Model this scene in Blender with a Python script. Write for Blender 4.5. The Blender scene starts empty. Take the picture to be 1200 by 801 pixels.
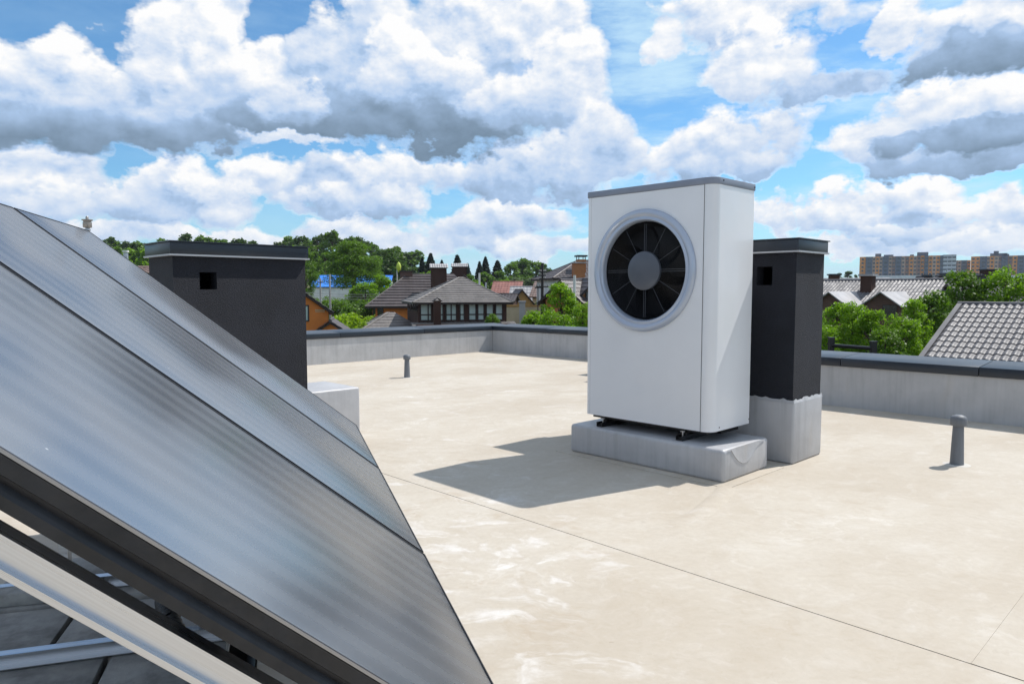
import bpy, bmesh, math, random
import numpy as np
from mathutils import Vector, Matrix
R = math.radians
sc = bpy.context.scene
COL = sc.collection

# ------------------------------------------------------------------ camera
FPX, PITCH, EYE = 835.6, 4.06, 1.4          # focal length in px of a 1200 px wide picture
cd = bpy.data.cameras.new('camera'); cam = bpy.data.objects.new('camera', cd); COL.objects.link(cam)
cd.sensor_width = 36; cd.lens = FPX / 1200 * 36; cd.clip_start = .05; cd.clip_end = 5000
cam.location = (0, 0, EYE); cam.rotation_euler = (R(90 - PITCH), 0, 0)
sc.camera = cam

# ------------------------------------------------------------------ light
sc.view_settings.view_transform = 'Standard'; sc.view_settings.look = 'None'
sc.view_settings.exposure = 0.0; sc.view_settings.gamma = 1
sd = Vector((.628, .357, 1.0)).normalized()  # towards the sun
SUN_EL = math.asin(sd.z); SUN_AZ = math.atan2(sd.x, sd.y)
ld = bpy.data.lights.new('sun', 'SUN'); ld.energy = 4.7; ld.angle = R(.53); ld.color = (1, .96, .91)
lo = bpy.data.objects.new('sun', ld); COL.objects.link(lo); lo.location = (20, 12, 40)
lo.rotation_euler = (-sd).to_track_quat('-Z', 'Y').to_euler()

# ------------------------------------------------------------------ node helpers
class G:
    """small expression builder for shader nodes"""
    def __init__(s, nt): s.nt = nt
    def n(s, t, **k):
        x = s.nt.nodes.new(t)
        for a, b in k.items(): setattr(x, a, b)
        return x
    def put(s, sock, v):
        if v is None: return
        if isinstance(v, bpy.types.NodeSocket): s.nt.links.new(v, sock)
        elif isinstance(v, (tuple, list)) and sock.type == 'RGBA': sock.default_value = (*v[:3], 1)
        else: sock.default_value = v
    def m(s, op, a, b=None, c=None, clamp=False):
        x = s.n('ShaderNodeMath', operation=op, use_clamp=clamp)
        for i, v in enumerate((a, b, c)): s.put(x.inputs[i], v)
        return x.outputs[0]
    def v(s, op, a, b=None, c=None, scale=None):
        x = s.n('ShaderNodeVectorMath', operation=op)
        for i, v in enumerate((a, b, c)): s.put(x.inputs[i], v)
        if scale is not None: s.put(x.inputs['Scale'], scale)
        return x.outputs['Value'] if op in ('LENGTH', 'DOT_PRODUCT') else x.outputs[0]
    def noise(s, vec, scale, detail=4, rough=.55, dist=0, col=False, dim='3D'):
        x = s.n('ShaderNodeTexNoise', noise_dimensions=dim); s.put(x.inputs['Vector'], vec)
        x.inputs['Scale'].default_value = scale; x.inputs['Detail'].default_value = detail
        x.inputs['Roughness'].default_value = rough; x.inputs['Distortion'].default_value = dist
        return x.outputs['Color' if col else 'Fac']
    def voro(s, vec, scale, feature='F1', rnd=1.0, smooth=None, dim='3D'):
        x = s.n('ShaderNodeTexVoronoi', voronoi_dimensions=dim, feature=feature); s.put(x.inputs['Vector'], vec)
        x.inputs['Scale'].default_value = scale; x.inputs['Randomness'].default_value = rnd
        if smooth is not None: x.inputs['Smoothness'].default_value = smooth
        return x.outputs['Distance']
    def ramp(s, f, a, b, c=0.0, d=1.0, typ='SMOOTHSTEP'):
        x = s.n('ShaderNodeMapRange', interpolation_type=typ)
        for i, v in enumerate((f, a, b, c, d)): s.put(x.inputs[i], v)
        return x.outputs[0]
    def mix(s, f, a, b, mode='MIX'):
        x = s.n('ShaderNodeMix', data_type='RGBA', blend_type=mode)
        s.put(x.inputs[0], f); s.put(x.inputs[6], a); s.put(x.inputs[7], b)
        return x.outputs[2]
    def bump(s, h, strength=.3, dist=.01, normal=None):
        x = s.n('ShaderNodeBump'); s.put(x.inputs['Height'], h)
        x.inputs['Strength'].default_value = strength; x.inputs['Distance'].default_value = dist
        if normal is not None: s.put(x.inputs['Normal'], normal)
        return x.outputs[0]
    def xyz(s, v):
        x = s.n('ShaderNodeSeparateXYZ'); s.put(x.inputs[0], v); return x.outputs
    def comb(s, a, b, c):
        x = s.n('ShaderNodeCombineXYZ')
        for i, v in enumerate((a, b, c)): s.put(x.inputs[i], v)
        return x.outputs[0]
    def mapping(s, v, scale=(1, 1, 1), rot=(0, 0, 0), loc=(0, 0, 0)):
        x = s.n('ShaderNodeMapping'); s.put(x.inputs[0], v)
        x.inputs['Scale'].default_value = scale; x.inputs['Rotation'].default_value = rot; x.inputs['Location'].default_value = loc
        return x.outputs[0]

# ------------------------------------------------------------------ sky with cumulus clouds
def px_dir(px, py):                    # azimuth, elevation of a direction seen in the photograph
    c, s = math.cos(R(PITCH)), math.sin(R(PITCH)); u = px - 600; w = 400.5 - py
    d = Vector((u, FPX * c + w * s, -FPX * s + w * c)).normalized()
    return math.atan2(d.x, d.y), math.asin(d.z)
# cumulus, far rows first: centre px, centre py, half width, height above, height below, brightness of top, of base
CLOUDS = [
 (60,285,120,26,20,.80,.6),(170,280,90,22,20,.85,.6),(300,285,110,22,18,.85,.6),(430,280,90,22,22,.8,.6),(560,270,80,24,30,.8,.55),(640,292,60,20,15,.8,.6),(740,285,70,18,15,.8,.65),
 (1000,283,70,14,12,.85,.65),(1130,278,90,16,18,.9,.6),(900,265,34,20,12,.9,.65),
 (15,205,45,36,50,.95,.45),(75,192,42,32,55,1.0,.42),(130,235,75,26,30,.85,.4),(205,218,55,30,35,.97,.42),(330,216,62,26,35,1.0,.42),(268,236,60,26,26,.95,.5),
 (400,222,55,30,40,.62,.32),(585,205,62,40,50,.75,.3),(645,195,70,65,52,.9,.35),(465,207,62,32,38,1.0,.35),(518,198,36,28,44,1.0,.42),(430,245,90,22,22,.75,.35),(600,255,90,18,25,.85,.5),
 (980,260,55,18,14,.97,.5),(1073,243,52,18,14,.97,.5),(1172,256,56,20,20,.97,.5),(1060,268,60,10,10,.8,.55),
 (795,188,50,18,20,.92,.5),(1040,185,52,34,26,.85,.55),(855,175,80,46,42,1.0,.30),(922,155,42,36,52,1.0,.38),(850,206,80,18,22,.62,.3),(715,178,40,28,30,.85,.5),
 (-15,108,105,52,60,1.0,.10),(95,98,95,40,78,1.0,.08),(45,142,130,26,28,.6,.05),(242,22,30,46,60,1.0,.6),(205,70,55,66,105,1.0,.2),(318,92,72,46,88,1.0,.2),(255,100,60,50,70,.95,.3),(195,152,105,28,32,.5,.08),
 (430,12,66,46,60,1.0,.62),(405,66,60,60,90,.72,.28),(545,48,105,66,95,.82,.3),(640,36,46,56,70,1.0,.62),(655,95,48,60,80,.97,.5),(690,150,50,46,60,.92,.45),(590,10,70,40,50,1.0,.7),
 (375,145,105,36,34,.40,.0),(505,140,150,46,46,.32,.0),(345,168,60,10,13,.8,.6),(350,112,44,26,44,.85,.35),(540,92,50,36,32,.97,.42),(465,84,58,46,42,1.0,.42),(610,118,60,34,42,.85,.3),
 (770,50,36,24,20,.92,.75),(860,22,112,34,32,.97,.62),(975,92,62,24,30,.62,.38),(900,74,58,38,28,1.0,.6),(1042,18,34,22,22,1.0,.72),(1150,16,76,26,44,.97,.5),(1162,60,78,36,42,.38,.02),
 (1100,146,66,34,32,.97,.5),(1168,128,72,36,40,1.0,.35),(1150,206,95,24,15,.5,.12),(1165,166,85,16,22,.36,.08),
]
world = bpy.data.worlds.new('World'); sc.world = world; world.use_nodes = True
wt = world.node_tree; wt.nodes.clear()
SKY_STRENGTH = .1
GROW, PUFF, RIM = 1.0, .62, .62
CL_MID, CL_LIT, CL_DARK = (.43, .595, .85), (1.0, 1.0, 1.0), (.175, .255, .35)
SKY_TINT = (.78, 1.23, 1.47)

def bank_group():
    """the cumulus rows, laid one over another: coverage and brightness"""
    gt = bpy.data.node_groups.new('cloud_banks', 'ShaderNodeTree')
    for k, ty in (('Plane', 'Vector'), ('El', 'Float'), ('Puff', 'Float'), ('Cover', 'Float'), ('Bright', 'Float')): gt.interface.new_socket(k, in_out='INPUT', socket_type='NodeSocket' + ty)
    for k in ('Cover', 'Bright'): gt.interface.new_socket(k, in_out='OUTPUT', socket_type='NodeSocketFloat')
    g = G(gt); gi = g.n('NodeGroupInput'); go = g.n('NodeGroupOutput'); p, el, puff, A, B = gi.outputs[:5]
    for cx, cy, rx, up, dn, bt, bb in CLOUDS:
        rx *= GROW; up *= GROW; dn *= GROW * .95
        ca, ce = px_dir(cx, cy); fx = FPX / rx; fy = FPX / up
        dv = g.v('MULTIPLY_ADD', p, (fx, fy, 0), (-ca * fx, -ce * fy, 0))
        dv = g.v('MAXIMUM', dv, g.v('MULTIPLY', dv, (-1, -up / dn, 0)))
        f = g.m('MULTIPLY_ADD', g.v('LENGTH', dv), -1.0, puff)
        mk = g.ramp(f, 0.0, .26, 0, 1, 'LINEAR')
        e0 = ce - dn / FPX * .75; e1 = ce + up / FPX * .62
        b = g.ramp(el, e0, e1, bb, bt, 'LINEAR')
        B = g.m('MULTIPLY_ADD', mk, g.m('SUBTRACT', b, B), B)
        A = g.m('MAXIMUM', A, mk)
    gt.links.new(A, go.inputs[0]); gt.links.new(B, go.inputs[1])
    return gt
def puff_group():
    gt = bpy.data.node_groups.new('cloud_puffs', 'ShaderNodeTree')
    gt.interface.new_socket('Plane', in_out='INPUT', socket_type='NodeSocketVector')
    gt.interface.new_socket('Puff', in_out='OUTPUT', socket_type='NodeSocketFloat')
    g = G(gt); gi = g.n('NodeGroupInput'); go = g.n('NodeGroupOutput'); q = gi.outputs[0]
    w2 = g.v('SUBTRACT', g.noise(q, 22.0, 3, .6, col=True, dim='2D'), (.5, .5, .5))
    f1 = g.noise(q, 8.0, 8, .60, dim='2D')
    b1 = g.voro(g.v('ADD', q, g.v('SCALE', w2, scale=.05)), 14.0, 'SMOOTH_F1', smooth=.3, dim='2D')
    b2 = g.voro(g.v('ADD', q, g.v('SCALE', w2, scale=.025)), 36.0, 'F1', dim='2D')
    puff = g.m('ADD', g.m('MULTIPLY_ADD', b1, -.75, .34), g.m('MULTIPLY_ADD', b2, -.15, .07))
    f2 = g.noise(q, 34.0, 4, .62, dim='2D')
    gt.links.new(g.m('ADD', g.m('ADD', g.m('MULTIPLY_ADD', f1, 1.45, -.725), g.m('MULTIPLY_ADD', f2, .55, -.275)), puff), go.inputs[0])
    return gt
bgp, pgp = bank_group(), puff_group()
g = G(wt)
tc = g.n('ShaderNodeTexCoord'); dirv = g.v('NORMALIZE', tc.outputs['Generated'])
sky = g.n('ShaderNodeTexSky', sky_type='NISHITA', sun_disc=False, sun_elevation=SUN_EL, sun_rotation=SUN_AZ)
sky.air_density = 1.0; sky.dust_density = .6; sky.ozone_density = 2.0; sky.altitude = 200
X, Y, Zc = g.xyz(dirv)
az = g.m('ARCTAN2', X, Y); el = g.m('ARCSINE', Zc)
q = g.comb(az, g.m('MULTIPLY', el, 1.45), 0.0)
w1 = g.v('SUBTRACT', g.noise(q, 5.0, 2, .55, col=True, dim='2D'), (.5, .5, .5))
w2 = g.v('SUBTRACT', g.noise(q, 16.0, 4, .6, col=True, dim='2D'), (.5, .5, .5))
plane = g.v('ADD', g.comb(az, el, 0.0), g.v('ADD', g.v('SCALE', w1, scale=.085), g.v('SCALE', w2, scale=.05)))
def inst(gt, *vec):
    x = g.n('ShaderNodeGroup', node_tree=gt)
    for i, v in enumerate(vec): g.put(x.inputs[i], v)
    return x.outputs
p0 = inst(pgp, q)[0]; p1 = inst(pgp, g.v('ADD', q, (.008, .018, 0)))[0]
# the same broken cumulus goes on all round the sky
big = g.noise(g.comb(az, g.m('MULTIPLY', el, 1.7), 0.0), 2.6, 4, .55, dim='2D')
outside = g.m('MAXIMUM', g.ramp(g.m('ABSOLUTE', az), .62, .8), g.ramp(el, .42, .55))
gen = g.m('ADD', g.m('MULTIPLY_ADD', big, 5.0, -2.35), g.m('ADD', g.m('MULTIPLY_ADD', outside, 2.0, -2.0), p0))
cov = g.ramp(gen, 0, .3); br = g.ramp(gen, .1, 1.5, .95, .35)
elw = g.m('ADD', el, g.m('MULTIPLY', g.xyz(w1)[1], .05))
bo = inst(bgp, plane, elw, g.m('MULTIPLY_ADD', p0, PUFF, 1.0), cov, br)
mask, bri = bo[0], bo[1]
rim = g.m('SUBTRACT', p0, p1)
bri = g.m('ADD', bri, g.m('MULTIPLY', rim, g.m('MULTIPLY_ADD', bri, RIM, .12)), clamp=True)
bri = g.m('ADD', bri, g.m('MULTIPLY', g.ramp(mask, .75, .0, 0, 1), .12), clamp=True)
body = g.mix(g.ramp(bri, 0, .5, 0, 1, 'LINEAR'), CL_DARK, CL_MID)
body = g.mix(g.ramp(bri, .45, 1.0, 0, 1, 'LINEAR'), body, CL_LIT)
body = g.v('SCALE', body, scale=1 / SKY_STRENGTH)
haze = g.ramp(Zc, -.02, .13, 1, 0)
skyc = g.v('MULTIPLY', sky.outputs[0], SKY_TINT)
veil = g.m('MULTIPLY', g.ramp(g.noise(g.mapping(q, (1, 2.6, 1), (0, 0, .25)), 4.0, 6, .62, dim='2D'), .36, .70), g.ramp(az, -.5, .25, .12, .85))
skyc = g.mix(veil, skyc, tuple(Vector((.60, .84, 1.0)) / SKY_STRENGTH))
skyc = g.mix(g.m('MULTIPLY', haze, .45), skyc, tuple(Vector((.52, .72, .95)) / SKY_STRENGTH))
body = g.mix(g.m('MULTIPLY', haze, .30), body, tuple(Vector((.56, .71, .90)) / SKY_STRENGTH))
skyf = g.mix(mask, skyc, body)
bg = g.n('ShaderNodeBackground'); g.put(bg.inputs[0], skyf); bg.inputs[1].default_value = SKY_STRENGTH
wo = g.n('ShaderNodeOutputWorld'); wt.links.new(bg.outputs[0], wo.inputs[0])
world.cycles.sampling_method = 'MANUAL'; world.cycles.sample_map_resolution = 512

# ------------------------------------------------------------------ frames of reference
TH = 0.7685                                     # the roof's own axes: u along b, v along a
a_ = Vector((-math.sin(TH), math.cos(TH), 0)); b_ = Vector((math.cos(TH), math.sin(TH), 0))
def UV(u, v, z=0.0): return b_ * u + a_ * v + Vector((0, 0, z))
def P(px, py, Y):                               # point seen at px, py at forward distance Y
    c, s = math.cos(R(PITCH)), math.sin(R(PITCH)); u = px - 600; w = 400.5 - py
    d = Vector((u, FPX * c + w * s, -FPX * s + w * c)); return Vector((0, 0, EYE)) + d * (Y / d.y)
def sstep(a, b, x):
    t = min(1, max(0, (x - a) / (b - a))); return t * t * (3 - 2 * t)
def ground_z(x, y):
    return -7.2 + 3.2 * sstep(45, 110, y) + 5.5 * sstep(110, 300, y) + (9 * sstep(150, 330, y) * sstep(-10, -90, x)) + 4 * sstep(300, 700, y)

# ------------------------------------------------------------------ materials
MATS = {}
def mat(name, col=(.5, .5, .5), rough=.6, metal=0, spec=.5, coat=0, fn=None, **k):
    if name in MATS: return MATS[name]
    m = bpy.data.materials.new(name); m.use_nodes = True; nt = m.node_tree; g = G(nt)
    bs = nt.nodes['Principled BSDF']
    bs.inputs['Base Color'].default_value = (*col, 1); bs.inputs['Roughness'].default_value = rough
    bs.inputs['Metallic'].default_value = metal; bs.inputs['Specular IOR Level'].default_value = spec
    bs.inputs['Coat Weight'].default_value = coat
    for a, b in k.items(): bs.inputs[a.replace('_', ' ')].default_value = b
    if fn: fn(g, bs)
    MATS[name] = m; return m
def objco(g): return g.n('ShaderNodeTexCoord').outputs['Object']
def vary(scale=3, amt=.25, bump=0, bscale=60, rough_amt=0, dist=.003, stretch=(1, 1, 1)):
    def fn(g, bs):
        c = tuple(bs.inputs['Base Color'].default_value)[:3]; co = g.mapping(objco(g), stretch)
        n = g.noise(co, scale, 5, .6)
        g.put(bs.inputs['Base Color'], g.mix(g.ramp(n, .3, .7, 0, 1), tuple(x * (1 - amt) for x in c), tuple(min(1, x * (1 + amt)) for x in c)))
        if bump: g.put(bs.inputs['Normal'], g.bump(g.noise(co, bscale, 4, .6), bump, dist))
        if rough_amt:
            r = bs.inputs['Roughness'].default_value
            g.put(bs.inputs['Roughness'], g.ramp(g.noise(co, scale * 2.3, 4), .3, .7, r - rough_amt, r + rough_amt))
    return fn
def membrane_fn(g, bs):
    co = g.n('ShaderNodeNewGeometry').outputs['Position']
    base = (.60, .535, .455)
    w = g.v('SCALE', g.v('SUBTRACT', g.noise(co, 1.6, 4, .6, col=True), (.5, .5, .5)), scale=.5)
    cw = g.v('ADD', co, w)
    ws = g.mapping(cw, (1, 1, 1), (0, 0, -TH))
    n1 = g.noise(g.mapping(ws, (.55, 1.0, 1)), .9, 6, .62)
    n2 = g.noise(g.mapping(ws, (1, 3.2, 1)), 1.7, 6, .65)
    c = g.mix(g.ramp(n1, .35, .65), (.525, .475, .40), (.60, .565, .50))
    c = g.mix(g.ramp(n2, .52, .78, 0, .55), c, (.645, .62, .575))
    # white residue where water has dried, stronger towards the collectors
    n3 = g.noise(g.mapping(cw, (1.0, 1.7, 1)), 1.9, 8, .6, 1.2)
    X = g.xyz(co)[0]
    where = g.ramp(X, -.5, 2.2, .8, .16)
    near = g.ramp(g.v('LENGTH', g.v('MULTIPLY', g.v('SUBTRACT', co, (-.15, 3.35, 0)), (1.1, .62, 0))), .25, 1.5, 1, 0)
    rs = g.m('MULTIPLY', g.m('MULTIPLY', g.ramp(g.m('MULTIPLY_ADD', near, .075, n3), .585, .70), g.ramp(g.noise(co, 7, 6, .7), .32, .62, .25, 1)), g.m('MAXIMUM', where, near))
    c = g.mix(g.m('MULTIPLY', rs, .75), c, (.78, .78, .78))
    n4 = g.noise(cw, 2.8, 6, .65, .6)
    c = g.mix(g.ramp(g.m('MULTIPLY_ADD', near, .06, n4), .58, .80, 0, .6), c, (.44, .35, .25))
    n5 = g.noise(co, 26, 5, .7)
    c = g.mix(g.ramp(n5, .3, .75, 0, .22), c, (.40, .35, .29))
    sp = g.voro(g.v('ADD', co, w), 3.3)
    c = g.mix(g.ramp(sp, .018, .03, .35, 0), c, (.25, .2, .15))
    m1 = g.noise(g.mapping(cw, (1, 1.5, 1)), 5.5, 9, .74, .3); m2 = g.noise(cw, 17, 8, .72)
    c = g.mix(g.ramp(m1, .51, .70, 0, .22), c, (.76, .75, .73))
    c = g.mix(g.ramp(m1, .49, .32, 0, .26), c, (.44, .375, .29))
    c = g.mix(g.ramp(m2, .57, .74, 0, .16), c, (.78, .775, .76))
    c = g.mix(g.ramp(m2, .45, .30, 0, .20), c, (.38, .33, .26))
    ln = g.n('ShaderNodeTexWave', wave_type='BANDS', bands_direction='DIAGONAL'); g.put(ln.inputs['Vector'], cw); ln.inputs['Scale'].default_value = .45; ln.inputs['Distortion'].default_value = 14; ln.inputs['Detail'].default_value = 5; ln.inputs['Detail Scale'].default_value = 2.2; ln.inputs['Detail Roughness'].default_value = .65
    c = g.mix(g.m('MULTIPLY', g.ramp(ln.outputs['Fac'], .965, .995), g.ramp(n1, .45, .6, 0, .16)), c, (.80, .80, .79))
    c = g.mix(1.0, c, (.875, .845, .81), 'MULTIPLY')
    g.put(bs.inputs['Base Color'], c)
    g.put(bs.inputs['Roughness'], g.ramp(n1, .3, .7, .72, .9))
    h = g.m('ADD', g.m('MULTIPLY', g.noise(ws, 1.3, 3, .5), 1.0), g.m('MULTIPLY', n5, .02))
    g.put(bs.inputs['Normal'], g.bump(h, .35, .03))
M_memb = mat('beige_membrane', rough=.8, spec=.25, fn=membrane_fn)
def streak_fn(g, bs):
    c0 = tuple(bs.inputs['Base Color'].default_value)[:3]
    co = objco(g)
    s = g.noise(g.mapping(co, (1, 1, .06)), 16, 5, .65)
    n = g.noise(co, 2.2, 5, .6); f = g.noise(g.mapping(co, (1, 1, .25)), 5, 4)
    c = g.mix(g.ramp(s, .42, .75, 0, .42), c0, tuple(x * .6 for x in c0))
    c = g.mix(g.ramp(n, .4, .75, 0, .5), c, tuple(min(1, x * 1.3) for x in c0))
    c = g.mix(g.ramp(f, .6, .8, 0, .3), c, (.42, .38, .33))
    g.put(bs.inputs['Base Color'], c)
    g.put(bs.inputs['Normal'], g.bump(g.m('ADD', g.noise(co, 5, 3), g.m('MULTIPLY', g.noise(co, 60, 3), .05)), .35, .02))
M_grey = mat('grey_membrane', (.40, .40, .41), .42, spec=.6, fn=streak_fn)
M_par = mat('grey_parapet_membrane', (.42, .415, .415), .45, spec=.5, fn=streak_fn)
def stucco_fn(g, bs):
    co = objco(g)
    n = g.noise(g.mapping(co, (1, 1, 1.6)), 105, 3, .75); b = g.noise(g.mapping(co, (1, 1, 2.0)), 60, 4, .6)
    g.put(bs.inputs['Base Color'], g.mix(g.ramp(g.noise(co, 2.5, 4), .3, .7), (.010, .0115, .018), (.017, .0195, .030)))
    g.put(bs.inputs['Base Color'], g.mix(g.ramp(n, .45, .75, 0, .8), bs.inputs['Base Color'].links[0].from_socket, (.040, .043, .054)))
    g.put(bs.inputs['Normal'], g.bump(g.m('ADD', n, b), 1.0, .012))
M_stucco = mat('black_stucco', (.02, .022, .03), .72, spec=.35, fn=stucco_fn)
M_coping = mat('anthracite_sheet_metal', (.019, .026, .037), .34, spec=.45, coat=0, fn=vary(1.2, .12, rough_amt=.03))
M_zinc = mat('bright_drip_edge', (.40, .41, .43), .45, .4)
M_hp = mat('silver_white_paint', (.70, .71, .73), .32, spec=.5, coat=.4, fn=vary(1.4, .03, .04, 500, .04, .0006))
M_hpcap = mat('grey_lacquered_cap', (.22, .245, .30), .42, .2, fn=vary(4, .08))
M_ring = mat('blue_grey_plastic', (.40, .45, .54), .26, .25, coat=.4)
M_hub = mat('grey_plastic_hub', (.075, .085, .105), .38, fn=vary(5, .1))
M_black = mat('black_plastic', (.0025, .003, .004), .6, spec=.15)
M_blk_metal = mat('black_powder_coat', (.008, .008, .010), .45, fn=vary(20, .3))
M_steel = mat('galvanised_steel', (.45, .46, .48), .38, .9, fn=vary(8, .25, rough_amt=.1))
M_screw = mat('dark_screw', (.05, .05, .06), .4, .8)
def alu_fn(g, bs):
    co = objco(g); s = g.noise(g.mapping(co, (.4, 60, 60)), 3, 4, .6)
    g.put(bs.inputs['Base Color'], g.mix(g.ramp(s, .3, .7), (.57, .585, .61), (.68, .695, .72)))
    g.put(bs.inputs['Roughness'], g.ramp(s, .3, .7, .26, .42))
M_alu = mat('brushed_aluminium', (.7, .7, .68), .34, 1.0, fn=alu_fn)
M_frame = mat('black_collector_frame', (.012, .0125, .015), .5, fn=vary(14, .35, rough_amt=.1))
def glass_fn(g, bs):                      # structured solar glass over a dark striped absorber
    co = objco(g); x, y, z = g.xyz(co)
    st = g.m('SINE', g.m('MULTIPLY', x, 2 * math.pi / .115))
    n = g.noise(co, 1.8, 4, .6); d = g.voro(co, 9.0)
    c = g.mix(g.ramp(st, -1, 1), (.026, .030, .037), (.040, .045, .054))
    c = g.mix(g.ramp(d, .012, .03, .8, 0), c, (.5, .5, .48))
    c = g.mix(g.ramp(g.noise(co, 7, 6, .7), .55, .8, 0, .25), c, (.16, .165, .17))
    g.put(bs.inputs['Base Color'], c)
    g.put(bs.inputs['Roughness'], g.m('ADD', g.ramp(n, .3, .7, .262, .278), g.m('MULTIPLY', st, .012)))
    g.put(bs.inputs['Normal'], g.bump(st, .022, .0010))
M_glass = mat('structured_solar_glass', (.03, .034, .04), .3, spec=1.0, fn=glass_fn, IOR=2.7)
M_rubber = mat('black_rubber', (.01, .01, .011), .6)
M_conc = mat('concrete_paver', (.30, .295, .28), .9, fn=vary(9, .3, .4, 90))
M_deck = mat('dark_roof_deck', (.05, .045, .04), .9)
M_vent = mat('grey_vent_plastic', (.145, .155, .17), .55, fn=vary(9, .18, stretch=(1, 1, .2)))
M_hose = mat('ribbed_black_insulation', (.018, .02, .023), .55)

def glassy(name, col, rough=.08): return mat(name, col, rough, spec=.8, fn=vary(.6, .25))
M_pane = glassy('dark_window_pane', (.02, .024, .028))
M_teal = mat('pale_curtained_pane', (.42, .53, .50), .25, spec=.6, fn=vary(.9, .12))
def plaster(name, col): return mat(name, col, .88, spec=.2, fn=vary(.7, .12, .25, 12, dist=.01))
M_orange = plaster('orange_render', (.62, .20, .05))
def brick_fn(c1, c2, mo, sc_=1.0):
    def fn(g, bs):
        co = objco(g); x, y, z = g.xyz(co)
        br = g.n('ShaderNodeTexBrick'); g.put(br.inputs['Vector'], g.comb(g.m('ADD', x, y), z, 0.0))
        br.inputs['Scale'].default_value = sc_; br.inputs['Brick Width'].default_value = .26; br.inputs['Row Height'].default_value = .075
        br.inputs['Mortar Size'].default_value = .008
        g.put(br.inputs['Color1'], c1); g.put(br.inputs['Color2'], c2); g.put(br.inputs['Mortar'], mo)
        g.put(bs.inputs['Base Color'], g.mix(g.ramp(g.noise(co, 1.1, 4), .3, .7, 0, .3), br.outputs[0], tuple(v * .7 for v in c1)))
    return fn
M_brick = mat('orange_facing_brick', (.4, .15, .05), .85, spec=.2, fn=brick_fn((.44, .165, .05), (.36, .12, .035), (.30, .24, .18)))
M_brickred = mat('red_brick', (.3, .09, .05), .85, spec=.2, fn=brick_fn((.24, .075, .045), (.18, .055, .035), (.2, .16, .13)))
M_brownwall = plaster('brown_clad_wall', (.062, .034, .026))
M_brownbrick = mat('brown_brick', (.13, .07, .055), .85, spec=.2, fn=brick_fn((.15, .08, .062), (.11, .058, .045), (.12, .1, .09)))
M_yellow = plaster('ochre_render', (.40, .24, .09))
M_white = plaster('white_render', (.68, .68, .66))
M_greyw = plaster('pale_grey_render', (.44, .44, .43))
M_beige = plaster('beige_render', (.50, .42, .28))
def roofm(name, col, rough=.5): return mat(name, col, rough, spec=.45, fn=vary(1.2, .18, rough_amt=.08))
M_rbrown = roofm('dark_brown_roof_sheet', (.072, .058, .057))
M_rgrey = roofm('weathered_grey_roof_sheet', (.165, .15, .14), .6)
M_rtile = roofm('grey_brown_metal_tile', (.135, .128, .132), .6)
M_rred = roofm('red_roof_sheet', (.30, .13, .105), .65)
M_rlight = roofm('pale_grey_roof_sheet', (.36, .35, .35), .5)
M_rpink = roofm('faded_pink_brown_roof', (.27, .19, .16), .6)
M_rblue = roofm('bright_blue_roof_sheet', (.035, .22, .72), .5)
M_fascia = mat('dark_brown_fascia', (.022, .014, .012), .6)
M_frameb = mat('dark_brown_window_frame', (.028, .016, .013), .5)
M_framew = mat('white_window_frame', (.7, .7, .7), .5)
M_pole = mat('grey_concrete_pole', (.34, .33, .31), .9, fn=vary(3, .2))
M_wpole = mat('white_painted_pole', (.62, .62, .60), .6)
M_wood = mat('dark_tarred_wood', (.035, .03, .028), .85)
M_wire = mat('aluminium_cable', (.25, .25, .25), .5, .5)
M_bark = mat('bark', (.085, .06, .042), .9, fn=vary(6, .3, .5, 20, dist=.02))
def leaf_mat(name, c1, c2, trans=.35):
    def fn(g, bs):
        nt = g.nt; oi = g.n('ShaderNodeObjectInfo'); geo = g.n('ShaderNodeNewGeometry')
        r = geo.outputs['Random Per Island']; n = g.noise(geo.outputs['Position'], .55, 3)
        f = g.m('ADD', g.m('MULTIPLY', r, .55), g.m('ADD', g.m('MULTIPLY_ADD', n, 1.0, -.35), g.m('MULTIPLY_ADD', oi.outputs['Random'], .3, -.15)), clamp=True)
        c = g.mix(f, c1, c2); g.put(bs.inputs['Base Color'], c)
        tr = g.n('ShaderNodeBsdfTranslucent'); g.put(tr.inputs[0], g.mix(1.0, c, (1.25, 1.35, .55), 'MULTIPLY'))
        mx = g.n('ShaderNodeMixShader'); mx.inputs[0].default_value = trans
        nt.links.new(bs.outputs[0], mx.inputs[1]); nt.links.new(tr.outputs[0], mx.inputs[2])
        nt.links.new(mx.outputs[0], nt.nodes['Material Output'].inputs[0])
    return mat(name, c1, .5, spec=.35, fn=fn)
L_bright = leaf_mat('bright_green_leaves', (.120, .225, .012), (.250, .410, .034), .50)
L_mid = leaf_mat('mid_green_leaves', (.075, .150, .016), (.155, .265, .034), .42)
L_dark = leaf_mat('dark_green_leaves', (.045, .092, .018), (.095, .160, .030), .34)
L_yellow = leaf_mat('yellow_green_leaves', (.19, .31, .012), (.33, .45, .035), .45)
L_con = leaf_mat('conifer_needles', (.014, .032, .020), (.030, .054, .032), .18)
L_pale = leaf_mat('pale_blossom_leaves', (.085, .13, .05), (.24, .29, .19), .3)
def ground_fn(g, bs):
    co = g.n('ShaderNodeNewGeometry').outputs['Position']
    g.put(bs.inputs['Base Color'], g.mix(g.ramp(g.noise(co, .05, 6, .6), .42, .6), (.05, .085, .02), (.14, .12, .08)))
M_ground = mat('grassy_ground', (.06, .09, .03), .95, spec=.1, fn=ground_fn)

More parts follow.
